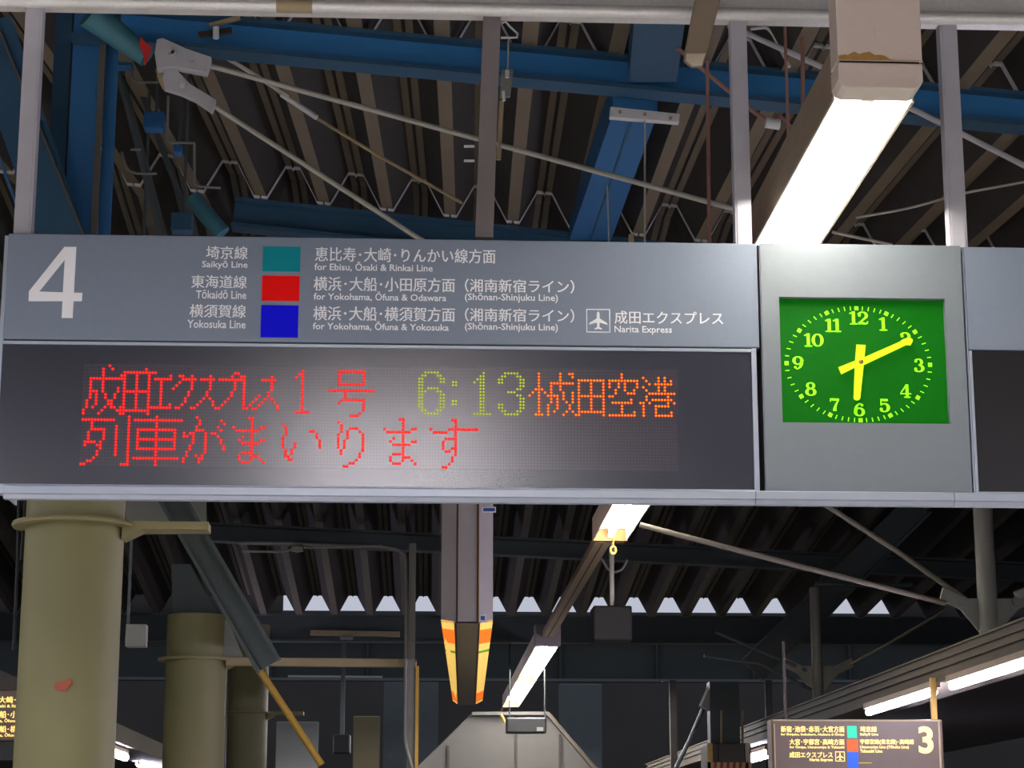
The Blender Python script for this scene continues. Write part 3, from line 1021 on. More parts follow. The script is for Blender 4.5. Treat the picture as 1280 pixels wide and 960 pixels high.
def luminaire(Y0, Y1, label, z=4.22, near_cap=False, sections=1, hw=0.148, tube='tube_light', fx=lx, group=None, housing='cream_enamel', diffuser=False):
    xc = fx((Y0 + Y1) / 2)
    t = thing('fluorescent_luminaire', label, 'light fixture', (xc, (Y0 + Y1) / 2, z), group)

    def ext(poly, ya, yb):
        return MB().loft([[Vector((fx(ya) + u, ya, z + v)) for u, v in poly], [Vector((fx(yb) + u, yb, z + v)) for u, v in poly]])
    ext([(-hw, 0.105), (-hw, 0.19), (-hw + .03, 0.20), (hw - .03, .20), (hw, .19), (hw, .105)], Y0, Y1).build('housing', housing, t)
    for s in (-1, 1):
        ext([(s * hw, 0), (s * hw, .104), (s * (hw - .004), .104), (s * (hw - .004), 0)], Y0, Y1).build('side_skirt', housing, t)
    if diffuser:
        ext([(-hw + .006, .004), (-hw + .006, .010), (hw - .006, .010), (hw - .006, .004)], Y0 + .02, Y1 - .02).build('diffuser', 'diffuser_lit', t)
        return t
    for s in (-1, 1):
        ext([(s * (hw - .006), .002), (s * (hw - .010), .002), (s * (hw - .012), .098), (s * (hw - .006), .103)], Y0, Y1).build('reflector', 'reflector_white', t)
    ext([(-hw + .012, .098), (-hw + .012, .103), (hw - .012, .103), (hw - .012, .098)], Y0, Y1).build('reflector', 'reflector_white', t)
    Ls = (Y1 - Y0) / sections
    for k in range(sections):
        a, b = Y0 + k * Ls + 0.10, Y0 + (k + 1) * Ls - 0.10
        MB().tube([(fx(a), a, z + 0.024), (fx(b), b, z + 0.024)], 0.019, 12).build('lamp_tube', tube, t, smooth=True)
        for yy, d in ((a, -0.03), (b, 0.03)):
            MB().box(fx(yy) - .02, fx(yy) + .02, min(yy, yy + d), max(yy, yy + d), z + 0.02, z + 0.10).build('lamp_holder', 'reflector_white', t)
    # far closing plate, folded inward along its lower edge
    for k in range(sections):
        m = MB()
        yb = Y0 + (k + 1) * Ls
        m.loft([[Vector((fx(yb) + u, yb - .004, z + v)) for u, v in [(-hw, .02), (-hw + .03, -.02), (hw - .03, -.02), (hw, .02), (hw, .13), (-hw, .13)]],
                [Vector((fx(yb) + u, yb, z + v)) for u, v in [(-hw, .02), (-hw + .03, -.02), (hw - .03, -.02), (hw, .02), (hw, .13), (-hw, .13)]]])
        m.hexa([Vector((fx(yb) - hw, yb - .07, z - .012)), Vector((fx(yb) + hw, yb - .07, z - .012)), Vector((fx(yb) + hw, yb, z - .012)), Vector((fx(yb) - hw, yb, z - .012))],
               [Vector((fx(yb) - hw, yb - .07, z - .008)), Vector((fx(yb) + hw, yb - .07, z - .008)), Vector((fx(yb) + hw, yb, z - .008)), Vector((fx(yb) - hw, yb, z - .008))])
        m.build('end_plate', 'plate_gold', t)
    return t


lum = luminaire(6.93, 9.55, 'large bright luminaire above the clock with a rust-stained end cap', housing='housing_tan', tube='tube_warm')
# its near end cap
zc = 4.22
hw = 0.150
cxx = lx(6.87)
capprof = [(-hw, 0.03), (-hw + .012, .008), (-hw + .03, 0), (hw - .03, 0), (hw - .012, .008), (hw, .03)]
lo = capprof + [(hw, .095), (-hw, .095)]
MB().loft([[Vector((cxx + u, 6.80, zc + v)) for u, v in lo], [Vector((cxx + u, 6.925, zc + v)) for u, v in lo]]).build('end_cap', 'cap_enamel', lum, bevel=0.004)
up = [(-hw, .103), (hw, .103), (hw, .40), (-hw, .40)]
MB().loft([[Vector((cxx + u, 6.80, zc + v)) for u, v in up], [Vector((cxx + u, 6.925, zc + v)) for u, v in up]]).build('end_box', 'cap_enamel', lum, bevel=0.003)
MB().box(cxx - hw + .01, cxx + hw - .01, 6.805, 6.92, zc + .095, zc + .103).build('joint', 'black_case', lum)
random.seed(9)
top = [( -hw + .004 + i * (2 * hw - .008) / 16, zc + .106 + max(0, 0.024 * math.sin(.5 + i * .24) + random.uniform(-.004, .008)) * (1 if i < 11 else .5)) for i in range(17)]
MB().prism([(cxx + u, v) for u, v in top] [::-1] + [(cxx - hw + .004, zc + .1035), (cxx + hw - .004, zc + .1035)], 6.7985, 6.7999).build('rust_streak', 'rust_stain', lum, label='brown rust along the cap joint')
for u, v in ((-hw + .035, .125), (hw - .04, .128)):
    MB().loft([[Vector((cxx + u + r * math.cos(k * math.pi / 4), y, zc + v + r * math.sin(k * math.pi / 4))) for k in range(8)] for r, y in ((.0055, 6.8), (.004, 6.797))]).build('rivet', 'cap_enamel', lum)
MB().loft([[Vector((cxx + r * math.cos(k * math.pi / 10), y, zc + .205 + r * math.sin(k * math.pi / 10))) for k in range(20)] for r, y in ((.019, 6.8), (.018, 6.7975))]).build('knockout_disc', 'cap_enamel', lum, smooth=True)
MB().box(lx(8.6) - .006, lx(8.6) + .006, 8.6, 8.612, zc + .2, 6.1).build('hanger', 'rust_pipe', lum)

l2 = luminaire(14.5, 17.5, 'bright luminaire just below the sign with a pull cord and golden end plate', tube='tube_warm')
MB().tube([P(767, 668, 16.7), P(766.5, 684, 16.7)], 0.008, 8).build('pull_cord', 'gold_paint', l2)
ring_ = []
c0 = P(766.5, 688, 16.7)
m = MB().tube([c0 + Vector((0.022 * math.sin(a_), 0, 0.030 * math.cos(a_))) for a_ in [2 * math.pi * k / 12 for k in range(13)]], 0.010, 6)
m.build('pull_ring', 'gold_paint', l2, smooth=True)
MB().box(lx(16) - .02, lx(16) + .02, 15.4, 15.44, zc + .2, 6.3).build('hanger', 'rail_tan', l2)
l3 = luminaire(26.6, 37.4, 'pair of end-to-end luminaires with a square tan box at their near end', sections=2, z=4.20)
MB().box(lx(26.5) - .165, lx(26.5) + .165, 26.3, 26.55, 4.20, 4.46).build('end_box', 'box_grey', l3, bevel=0.01)
MB().box(lx(30) - .02, lx(30) + .02, 30.4, 30.44, zc + .2, 4.9).build('hanger', 'dark_steel', l3)
l4 = luminaire(48.0, 53.0, 'smallest, farthest luminaire in front of the grey stair canopy', z=4.25)
# trunking between them
tr = thing('lighting_trunking', 'tan lighting trunking running away between the bright luminaires', 'trunking', (lx(20), 21, 4.42))
for a, b in ((9.55, 14.5), (17.5, 26.3)):
    MB().loft([[Vector((lx(y) + u, y, 4.30 + v)) for u, v in ((-.07, 0), (.07, 0), (.07, .07), (-.07, .07))] for y in (a, b)]).build('trunking_length', 'rail_tan', tr)
    MB().loft([[Vector((lx(y) + u, y, 4.297 + v)) for u, v in ((-.005, 0), (.005, 0), (.005, .004), (-.005, .004))] for y in (a, b)]).build('trunking_seam', 'dark_brown', tr)
MB().loft([[Vector((lx(y) + u, y, 4.30 + v)) for u, v in ((-.05, 0), (.05, 0), (.05, .07), (-.05, .07))] for y in (37.4, 48.0)]).build('trunking_length', 'rail_tan', tr)
MB().box(1.79, 1.89, 53.0, 61.0, 4.32, 4.39).build('trunking_length', 'rail_tan', tr)

# unseen luminaires: over-viewer row doubled for screen glow, other rows added as fill
for i, (a, b) in enumerate(((-6.2, -3.6), (-3.0, -0.4), (0.2, 2.8))):
    luminaire(a, b, 'unseen luminaire, row doubled over the viewer to strengthen the screen glow', fx=lambda y: -0.50, group='unseen luminaires doubled over the viewer for the screen glow', diffuser=True)
    luminaire(a, b, 'unseen luminaire, row doubled over the viewer to strengthen the screen glow', fx=lambda y: 0.22, group='unseen luminaires doubled over the viewer for the screen glow', diffuser=True)
for i, (a, b) in enumerate(((-6.0, -3.4), (-2.8, -0.2), (0.4, 3.0), (3.4, 6.0))):  # unseen left row added as fill for the sign faces
    luminaire(a, b, 'added fill luminaire over the left platform edge, outside the frame', fx=lambda y: -4.6, group='added fill luminaires over the left platform edge', diffuser=True)
for i, (a, b) in enumerate(((-6.0, -3.4), (-2.8, -0.2), (0.4, 3.0))):  # unseen right row added for the same fill
    luminaire(a, b, 'added fill luminaire over the right platform edge, outside the frame', fx=lambda y: 5.6, group='added fill luminaires over the right platform edge', diffuser=True)

for a in (2.0, 6.0, 10.0):  # further unseen rows added at both sides to brighten the scene
    luminaire(a, a + 2.6, 'added fill luminaire of a far left row, outside the frame', fx=lambda y: -5.6, group='added fill luminaires of a far left row', diffuser=True, z=4.4)
    luminaire(a, a + 2.6, 'added fill luminaire of a far right row, outside the frame', fx=lambda y: 7.6, group='added fill luminaires of a far right row', diffuser=True, z=3.85)

# ================================================================== HANGING BOX SIGN (seen end-on from below)
YB0, YB1 = 13.8, 22.4
hb = thing('hanging_box_sign', 'long hanging box sign seen end-on, grey with yellow and orange lit undersides', 'sign', tuple(P(585, 779, YB0)))
fl = [P(551.5, 775, YB0), P(571, 779, YB0), P(597, 779, YB0), P(616.5, 775, YB0)]
zt = P(585, 500, YB0).z
# vertical end in three facets
xs = [p_.x for p_ in fl]
zz = [p_.z for p_ in fl]
for i in range(3):
    dy = [0.06, 0, 0, 0.06]
    a, b = Vector((xs[i], YB0 + dy[i], zz[i])), Vector((xs[i + 1], YB0 + dy[i + 1], zz[i + 1]))
    m = MB().hexa([a, b, b + Vector((0, .02, 0)), a + Vector((0, .02, 0))],
                  [Vector((a.x, a.y, zt)), Vector((b.x, b.y, zt)), Vector((b.x, b.y + .02, zt)), Vector((a.x, a.y + .02, zt))])
    m.build('end_panel', 'box_grey', hb)
for x in (xs[1], xs[2]):
    MB().box(x - .006, x + .006, YB0 - .008, YB0, zz[1], zt).build('seam', 'seam_dark', hb)
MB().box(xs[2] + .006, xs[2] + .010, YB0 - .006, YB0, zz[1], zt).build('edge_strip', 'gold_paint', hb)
bl = [P(566, 876, YB1), P(573, 881, YB1), P(593, 881, YB1), P(603, 876, YB1)]
fl3 = [Vector((xs[0], YB0 + .06, zz[0])), Vector((xs[1], YB0, zz[1])), Vector((xs[2], YB0, zz[2])), Vector((xs[3], YB0 + .06, zz[3]))]


def strip(i, t0, t1, material, name, lift=0.0, thick=0.01, f0=0.0, f1=1.0):
    a0, a1 = fl3[i].lerp(fl3[i + 1], f0), fl3[i].lerp(fl3[i + 1], f1)
    b0, b1 = bl[i].lerp(bl[i + 1], f0), bl[i].lerp(bl[i + 1], f1)
    # t is measured along the picture length of the strip; convert to real length
    def real(t):
        w0, w1 = 1 / YB0, 1 / YB1
        return (1 / (w0 + (w1 - w0) * t) - YB0) / (YB1 - YB0)
    s0, s1 = real(t0), real(t1)
    z = Vector((0, 0, -lift))
    q = [a0.lerp(b0, s0) + z, a1.lerp(b1, s0) + z, a1.lerp(b1, s1) + z, a0.lerp(b0, s1) + z]
    return MB().hexa(q, [v + Vector((0, 0, thick)) for v in q]).build(name, material, hb)


strip(1, 0, 1, 'box_olive', 'underside_panel')
for i, f0, f1 in ((0, 0, .82), (2, .18, 1)):
    strip(i, 0, 1, 'lit_yellow', 'lit_panel', f0=f0, f1=f1)
    strip(i, .09, .26, 'lit_orange', 'orange_band', 0.003, 0.003, f0, f1)
    strip(i, .35, .375, 'lit_green', 'green_line', 0.003, 0.003, f0, f1)
    strip(i, .87, .98, 'lit_orange', 'orange_band', 0.003, 0.003, f0, f1)
for i, f0, f1 in ((0, .84, 1), (2, 0, .16)):
    strip(i, 0, 1, 'seam_dark', 'seam', f0=f0, f1=f1)
top0 = [Vector((v.x, v.y + .02, v.z + .012)) for v in fl3]
top1 = [v + Vector((0, 0, .012)) for v in bl]
MB().hexa([top0[0], top0[3], top1[3], top1[0]], [Vector((v.x, v.y, zt)) for v in (top0[0], top0[3], top1[3], top1[0])]).build('case', 'box_grey', hb)
for yy in (15.9, 21.0):
    xx_ = (xs[1] + xs[2]) / 2
    MB().box(xx_ - .02, xx_ + .02, yy, yy + .04, zt, near_pt(0, 15.9).z - 0.25 if yy < 17 else 5.9).build('hanger', 'dark_steel', hb)


def plate(x0_, x1_, y0_, y1_, Y, material, parent, name='label'):
    a = P(x0_, (y0_ + y1_) / 2, Y); b = P(x1_, (y0_ + y1_) / 2, Y)
    return MB().box(a.x, b.x, Y, Y + .003, P(x0_, y1_, Y).z, P(x0_, y0_, Y).z).build(name, material, parent)


yb = YB0 - .006
a = P(602.5, 637, yb)
plate(602.5, 620, 633.5, 640.5, YB0 + .0, 'label_white', hb, 'maker_label')
plate(604, 618.5, 635, 639, YB0 - .003, 'label_blue', hb, 'maker_label_print')
plate(598.5, 608.5, 767.5, 778, YB0 - .004, 'label_white', hb, 'small_label')
plate(601, 606, 770, 775, YB0 - .007, 'label_blue', hb, 'small_label_print')

# ================================================================== TRUSS NODE, RODS, UPPER DETAILS
YN = 10.9
nd = thing('tie_rod_node', 'teal tube end with white clevis plates and two steel tie rods, upper left', 'tie rod', tuple(P(225, 110, YN)))
MB().tube([P(112, 16, YN - .1), P(150, 46, YN), P(184, 72, YN)], 0.088, 18, r2=0.055).build('tube', 'teal_steel', nd, smooth=True)
poly_ = [(176, 46), (183, 54), (190, 58), (186, 72), (181, 82), (179, 68), (174, 56)]
a = [P(x, y, YN - .14) for x, y in poly_]
MB().loft([a, [p_ + Vector((0, .01, 0)) for p_ in a]]).build('paint_mark', 'red_mark', nd, label='red paint mark')


def plate_poly(poly, Y, th, name, material, parent, **k):
    a = [P(x, y, Y) for x, y in poly]
    return MB().loft([a, [p_ + Vector((0, th, 0)) for p_ in a]]).build(name, material, parent, bevel=k.get('bevel', 0.004))


plate_poly([(196, 49), (203, 47), (232, 60), (264, 71), (263, 76), (258, 91), (232, 86), (217, 83), (196, 86), (193, 66)], YN - .10, .07, 'clevis_plate', 'gusset_white', nd)
plate_poly([(205, 88), (217, 83), (224, 90), (238, 105), (270, 124), (265, 140), (245, 126), (226, 117), (206, 111), (203, 98)], YN - .06, .05, 'clevis_plate', 'gusset_white', nd)
plate_poly([(194, 86), (204, 84), (206, 112), (201, 106), (197, 97)], YN, .05, 'clevis_plate', 'rail_tan', nd)
for (x, y, r) in ((215, 66, .022), (216, 66, .012), (228, 105, .026), (239, 76, .012)):
    c0 = P(x, y, YN - .11)
    MB().loft([[c0 + Vector((q_ * math.cos(k * math.pi / 6), dy, q_ * math.sin(k * math.pi / 6))) for k in range(12)] for q_, dy in ((r, 0), (r * .8, -.012))]).build('bolt_head', 'gusset_white', nd)
MB().tube([P(258, 81, YN - .03), P(935, 266, YN + .1)], 0.0155, 10).build('rod', 'rod_grey', nd, smooth=True)
MB().tube([P(262, 129, YN - .02), P(530, 302, YN + .3)], 0.015, 10).build('rod', 'rod_grey', nd, smooth=True)
MB().tube([P(240, 48, YN + .6), P(300, 82, 12), P(360, 120, 12.3)], 0.014, 8).build('rod', 'rod_grey', nd, smooth=True)
# turnbuckle style thinner rod behind
wire([(330, 100), (352, 118), (398, 149), (470, 193), (578, 254)], 12.6, 0.011, 'tie_rod', 'rail_tan', 'thin tan rod slanting behind the upper white tie rod', 'rod', rad=None)
solo(MB().tube([P(352, 118, 12.55), P(396, 147, 12.55)], 0.018, 8), 'turnbuckle', 'galvanised', 'short turnbuckle sleeve on the thin tan rod', 'fitting', smooth=True)
# bolt fixture at the top (small white lug)
lg = thing('cable_lug', 'small white lug with dark bracket on the bright blue beam, upper left', 'fitting', tuple(P(270, 45, 11.1)))
MB().tube([P(270, 34, 11.05), P(270, 48, 11.05)], 0.018, 10).build('lug', 'label_white', lg, smooth=True)
MB().bar(P(248, 44, 11.1), P(290, 38, 11.1), .03, .03).build('bracket', 'dark_brown', lg)
MB().bar(P(262, 32, 11.1), P(300, 22, 11.1), .03, .02).build('bracket', 'rail_tan', lg)

# upper left: blue H column, diagonal blue brace
hc = thing('steel_column', 'tall blue steel column behind the leftmost frame post', 'column', tuple(P(112, 300, 11.6)))
zl, zu = 3.9, 6.9


def vstrip(x0_, x1_, Y, material, name, parent, y_=170, d=.02):
    a = P(x0_, y_, Y).x; b = P(x1_, y_, Y).x
    return MB().box(a, b, Y, Y + d, zl, zu).build(name, material, parent)


vstrip(62, 86, 11.75, 'blue_steel_dark', 'flange', hc)
vstrip(85.5, 122, 11.5, 'blue_steel', 'web_face', hc)
vstrip(119, 126, 11.46, 'dark_brown_lt', 'edge_angle', hc, d=.04)
vstrip(128, 143, 11.55, 'blue_steel', 'flange', hc)
vstrip(83, 85.6, 11.5, 'black_case', 'joint', hc)
MB().bar(P(90, 48, 11.45), P(130, 50, 11.45), .06, .05).build('cap_plate', 'blue_steel_dark', hc)
m = MB().hexa([P(-45, 30, 11.3), P(14, 20, 11.3), P(14, 20, 11.36), P(-45, 30, 11.36)], [P(55, 320, 11.3), P(112, 310, 11.3), P(112, 310, 11.36), P(55, 320, 11.36)])
br = thing('diagonal_brace', 'broad blue brace slanting behind the leftmost frame post', 'brace', tuple(P(55, 320, 11.3)))
m.build('web', 'blue_steel_dark', br)
MB().bar(P(0, 40, 11.28), P(112, 312, 11.28), .05, .012).build('edge', 'dark_brown_lt', br)
MB().bar(P(-40, 90, 11.28), P(48, 330, 11.28), .05, .012).build('edge', 'blue_steel', br)
# dark clutter: service boxes and bent conduits
bx_specs = [((138, 65), (166, 82), 'blue_steel', 'blue box under the teal tube end'),
            ((179, 139), (205, 160), 'blue_steel', 'small blue box in the dark left of the lower tie rod'),
            ((216, 180), (227, 190), 'blue_steel', 'tiny blue box below the other small blue box'),
            ((213, 265), (240, 288), 'blue_steel_dark', 'dark blue box just above the sign top, upper left')]
for (a_, b_, mm, lb) in bx_specs:
    a = P(a_[0], b_[1], 12.4); b = P(b_[0], a_[1], 12.4)
    t = thing('service_box', lb, 'box', tuple(a))
    MB().box(a.x, b.x, 12.4, 12.5, a.z, b.z).build('case', mm, t, bevel=.008)
    MB().tube([Vector(((a.x + b.x) / 2, 12.52, b.z - .02)), Vector(((a.x + b.x) / 2, 12.52, near_pt(-4, 12.5).z))], .01, 6).build('hanger', 'dark_steel', t)
for pts_, lb in (([(164, 84), (166, 100), (172, 103), (198, 103)], 'bent grey conduit beneath the teal tube end'),
                 ([(210, 120), (209, 176), (214, 178), (244, 179)], 'bent conduit beside the small blue box'),
                 ([(243, 180), (243, 230), (248, 233), (276, 235)], 'bent conduit stepping down towards the sign, lowest of the three'),
                 ([(163, 187), (176, 187)], 'short straight conduit left of the tiny blue box'),
                 ([(152, 190), (158, 212), (170, 217), (196, 217)], 'bent conduit in the dark below the tiny blue box')):
    wire(pts_, 12.2, .008, 'conduit', 'panel_grey', lb, rad=5)
# teal angled tube near the sign top
solo(MB().tube([P(240, 247, 12.6), P(278, 292, 12.6)], .055, 14), 'tube_brace', 'teal_steel', 'short dull teal tube just above the sign top, upper left', 'brace', smooth=True)
solo(MB().tube([P(141, 60, 13), P(205, 300, 13)], .03, 8), 'cable_bundle', 'dark_steel', 'dark cable bundle falling beside the blue column', 'cable', smooth=True)
solo(MB().tube([P(175, 110, 13.2), P(245, 300, 13.2)], .02, 8), 'cable_bundle', 'dark_steel', 'thinner dark cable bundle right of the thicker one', 'cable', smooth=True)

# right of centre: hanger clamp, galvanised bracket, strut, rust pipes
cl = thing('rod_hanger', 'steel rod hanger with a clamp, just right of the brownish frame post', 'hanger', tuple(P(635, 125, 10.9)))
MB().tube([P(627, 29, 10.9), P(632, 27, 10.9), P(637, 33, 10.9), P(647, 42, 10.9), P(646, 47, 10.9), P(626, 47, 10.9)], .007, 8).build('stirrup', 'galvanised', cl, smooth=True)
MB().tube([P(635.5, 48, 10.9), P(634.5, 88, 10.9)], .005, 8).build('rod', 'rod_grey', cl)
plate_poly([(627, 86), (642, 86), (638, 120), (624, 122)], 10.88, .03, 'clamp_body', 'panel_grey', cl)
MB().tube([P(634, 88, 10.86), P(634, 97, 10.86)], .012, 8).build('nut', 'galvanised', cl)
MB().tube([P(629, 114, 10.86), P(630, 126, 10.86)], .01, 8).build('nut', 'galvanised', cl)
MB().tube([P(627, 126, 10.9), P(623, 200, 10.95)], .014, 8).build('down_rod', 'rail_tan', cl)
for i, (x, y) in enumerate(((580, 183), (580, 201))):
    solo(MB().tube([P(x, y, 8.3), P(x + 13, y, 8.3)], .006, 8), 'bolt', 'galvanised', 'small bolt sticking out left of the brownish frame post', 'bolt', group='bolts on the brownish post', smooth=True)
bk = thing('channel_bracket', 'galvanised channel bracket under the blue beam, with a thin rod hanging down', 'bracket', tuple(P(806, 145, 11.0)))
plate_poly([(763, 133), (850, 142), (849, 153), (762, 146)], 11.0, .05, 'channel', 'galvanised', bk)
for x_, y_ in ((775, 140), (838, 148), (806, 143)):
    c0 = P(x_, y_, 10.99)
    MB().tube([c0, c0 + Vector((0, -.012, 0))], .010, 8).build('bolt_head', 'rail_tan', bk)
MB().tube([P(806, 146, 11.02), P(806, 320, 11.02)], .006, 8).build('rod', 'rod_grey', bk)
wire([(759, 226), (761, 310)], 13.5, .006, 'thin_rod', 'rod_grey', 'short thin rod near sign top, left of the bracket rod', 'rod')
# diagonal channel strut in front of the pipe
su = thing('channel_strut', 'tan channel strut slanting down in front of the top pipe', 'strut', tuple(P(868, 78, 7.7)))
plate_poly([(874, -25), (907, -25), (880, 79), (866, 80), (856, 72), (856, 66)], 7.75, .05, 'channel', 'housing_tan', su)
plate_poly([(858, 66), (883, 66), (878, 80), (866, 81), (858, 74)], 7.742, .02, 'end_tab', 'cream_enamel', su)
wire([(796, 18), (916, 118), (945, 142), (966, 154), (974, 144), (1000, 170), (1030, 196)], 10.4, .013, 'rust_pipe', 'rust_pipe', 'thin reddish pipe slanting behind the right-hand frame posts', 'pipe', rad=None)
solo(MB().tube([P(957, 153, 10.38), P(975, 156, 10.38)], .03, 10), 'pipe_clamp', 'galvanised', 'small pale clamp on the reddish slanting pipe', 'clamp', smooth=True)
wire([(884, 76), (887, 320)], 10.2, .010, 'rust_pipe', 'rust_pipe', 'upright reddish rod below the tan channel strut', 'pipe')
wire([(1003, 20), (1004, 175)], 10.6, .012, 'rust_pipe', 'rust_pipe', 'upright reddish rod left of the large luminaire', 'pipe')
wire([(890, 22), (1030, 85), (1152, 142), (1330, 232)], 10.8, .017, 'tie_rod', 'gusset_white', 'thick pale tie rod passing behind the large luminaire at right', 'rod', rad=None)
wire([(1070, 272), (1140, 260), (1200, 242), (1300, 224)], 11.5, .008, 'cable', 'rod_grey', 'thin sagging cable right of the large luminaire', 'cable', rad=30)
wire([(1040, 290), (1115, 306)], 11.8, .010, 'tie_rod', 'rod_grey', 'faint rod just over the clock top', 'rod')
m = MB()
wire([(938, 36), (958, 34), (966, 42), (987, 84)], 11.0, .010, 'roof_clip', 'galvanised', 'bent galvanised roof clip right of the third frame post', 'clip', rad=4)

# ================================================================== LOWER BACKGROUND
# dark box on pole (speaker / camera housing)
db = thing('hanging_case', 'square black case hanging on a pale rod below the bright luminaire', 'box', tuple(P(766, 800, 18.5)))
a = P(742, 800, 18.5); b = P(790, 757, 18.5)
MB().box(a.x, b.x, 18.5, 18.85, a.z, b.z).build('case', 'case_black', db, bevel=.015)
MB().tube([P(765, 757, 18.6), Vector((P(766, 693, 18.6).x, 18.6, far_pt(1, 18.6).z + .1))], .022, 12).build('rod', 'rod_grey', db, smooth=True)
wire([(752, 698), (760, 712), (767, 716), (778, 712), (784, 700)], 19.5, .012, 'hook', 'panel_grey', 'small curved hook behind the pale rod', 'hook', rad=6)
dk = thing('hanging_display', 'dark wide display hanging below the pair of far luminaires', 'display', tuple(P(657, 917, 29.55)))
a = P(633, 916, 29.55); b = P(683, 897, 29.55)
MB().box(a.x, b.x, 29.55, 29.85, a.z, b.z).build('case', 'black_case', dk, bevel=.02)
a = P(671, 914, 29.54); b = P(679, 909, 29.54)
MB().box(a.x, b.x, 29.53, 29.55, a.z, b.z).build('label', 'panel_grey', dk)
for x in (637, 681):
    MB().tube([P(x, 900, 29.65), P(x, 803, 29.65)], .012, 8).build('hanger', 'girder_dark', dk)
wire([(632, 905), (629, 898), (626, 893)], 30.2, .02, 'thin_rod', 'gold_paint', 'tiny gold pull handle under the far luminaires', 'handle')
# canopy over stairs
cn = thing('stair_canopy', 'grey sloping stair canopy at bottom centre', 'canopy', tuple(P(640, 1000, 33)))
YC = 33
pr = [(590, 891), (683, 891), (746, 962), (780, 1004), (490, 1004), (522, 958)]
plate_poly(pr, YC, .4, 'front_face', 'stair_grey', cn, bevel=0.02)
MB().bar(P(684, 891, YC - .1), P(778, 1001, YC - .1), .10, .06).build('edge_rail', 'eave_tan', cn)
MB().bar(P(590, 892, YC - .05), P(684, 892, YC - .05), .12, .05).build('edge_rail', 'stair_grey', cn)
for x in (560, 645, 700):
    ytop = 891 if 590 <= x <= 683 else (928 if x < 590 else 914)
    MB().bar(P(x, ytop + 4, YC - .02), P(x, 1002, YC - .02), .04, .03).build('panel_joint', 'dark_brown', cn)
# column with hazard band (right of centre)
hz = thing('striped_column', 'dark column in a grey sleeve with red and cream hazard stripes, lower right', 'column', (P(911, 940, 24).x, 24.3, 0))
xm0, xm1 = P(891, 900, 24).x, P(928, 900, 24).x
MB().box(xm0, xm1, 24.2, 24.45, 0, P(910, 852, 24.2).z).build('shaft', 'dark_steel', hz)
s0, s1 = P(884, 940, 24).x, P(939, 940, 24).x
zsl = P(911, 929, 24).z
MB().box(s0, s1, 24.0, 24.55, 0, zsl).build('sleeve', 'stair_grey', hz, bevel=.02)
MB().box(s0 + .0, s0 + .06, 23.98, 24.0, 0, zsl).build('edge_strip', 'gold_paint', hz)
MB().box(s1 - .07, s1 - .02, 23.98, 24.0, 0, zsl).build('edge_strip', 'cream_enamel', hz)
for x in (s0 + .12, s1 - .08):
    MB().box(x, x + .012, 23.985, 24.0, 0, zsl).build('joint', 'black_case', hz)
zh = P(911, 953, 24).z
nst = 7
ws = (s1 - s0) / nst
for i in range(nst):
    xa = s0 + i * ws
    h_ = .34
    MB().prism([(xa, zh - h_), (xa + ws / 2, zh - h_), (min(xa + ws, s1), zh), (xa + ws / 2, zh)], 23.97, 23.98).build('hazard_stripe', 'hazard_cream', hz, label='cream hazard stripe')
MB().box(s0, s1, 23.98, 23.995, zh - .34, zh).build('hazard_band', 'hazard_red', hz, label='red hazard band')
for x in (902, 928):
    wire([(x, 888), (x, 932)], 24.1, .014, 'thin_rod', 'rail_tan', 'thin pale rod standing over the grey sleeve', 'rod', group='rods over the grey sleeve')

# right: truss poles on the neighbouring platform roof
def truss_pole(px, Y, r, top_py, bot_py, label, gy, sc):
    a, b = P(px, bot_py, Y), P(px, top_py, Y)
    a.z = 3.145
    b = Vector((a.x, a.y, b.z))
    t = thing('truss_pole', label, 'pole', tuple(a))
    MB().tube([a, b], r, 20).build('pole', 'panel_grey', t, smooth=True)
    for s in (-1, 1):
        q = [(px + s * 4 * sc, gy - 22 * sc), (px + s * 28 * sc, gy - 22 * sc), (px + s * 58 * sc, gy - 36 * sc), (px + s * 62 * sc, gy - 20 * sc), (px + s * 36 * sc, gy - 8 * sc), (px + s * 12 * sc, gy + 20 * sc), (px + s * 4 * sc, gy + 22 * sc)]
        plate_poly(q, Y, .03, 'gusset_plate', 'panel_grey', t)
        c0 = P(px + s * 34 * sc, gy - 18 * sc, Y)
        MB().tube([c0 + Vector((0, -.02, 0)), c0], .035, 10).build('bolt_head', 'panel_grey', t)
    return t


truss_pole(1237, 15.0, .070, 560, 806, 'thick grey pole with gusset plates on the neighbouring roof edge, right', 770, 1.0)
truss_pole(1023, 21.5, .056, 735, 882, 'thinner grey pole with gusset plates, left of the thick one', 848, .72)
wire([(1030, 630), (1120, 688), (1208, 750)], 15.05, .020, 'tie_rod', 'tie_dull', 'steep pale tie rod reaching the thick pole gusset, lower right', 'rod', rad=None)
wire([(800, 656), (1000, 708), (1182, 754)], 15.0, .020, 'tie_rod', 'tie_dull', 'long pale tie rod crossing the dark below the clock', 'rod', rad=None, Y2=15.0)
wire([(1270, 745), (1330, 720)], 15.0, .035, 'tie_rod', 'rod_grey', 'stub of tie rod right of the thick pole gusset', 'rod', rad=None)
wire([(1180, 764), (1110, 805), (1060, 832)], 19.0, .014, 'tie_rod', 'tie_dull', 'thin rod from the thick pole gusset to the thinner pole', 'rod', rad=None)
wire([(895, 790), (936, 808), (1008, 838)], 21.5, .018, 'tie_rod', 'dark_steel', 'dim rod reaching the thinner pole from the left, upper of two', 'rod', rad=None)
wire([(880, 820), (950, 830), (1014, 862)], 21.5, .018, 'tie_rod', 'dark_steel', 'dim rod reaching the thinner pole from the left, lower of two', 'rod', rad=None)
wire([(1020, 730), (1140, 732)], 21.4, .03, 'cross_pipe', 'dark_steel', 'dim horizontal pipe above the thinner pole', 'pipe', rad=None)
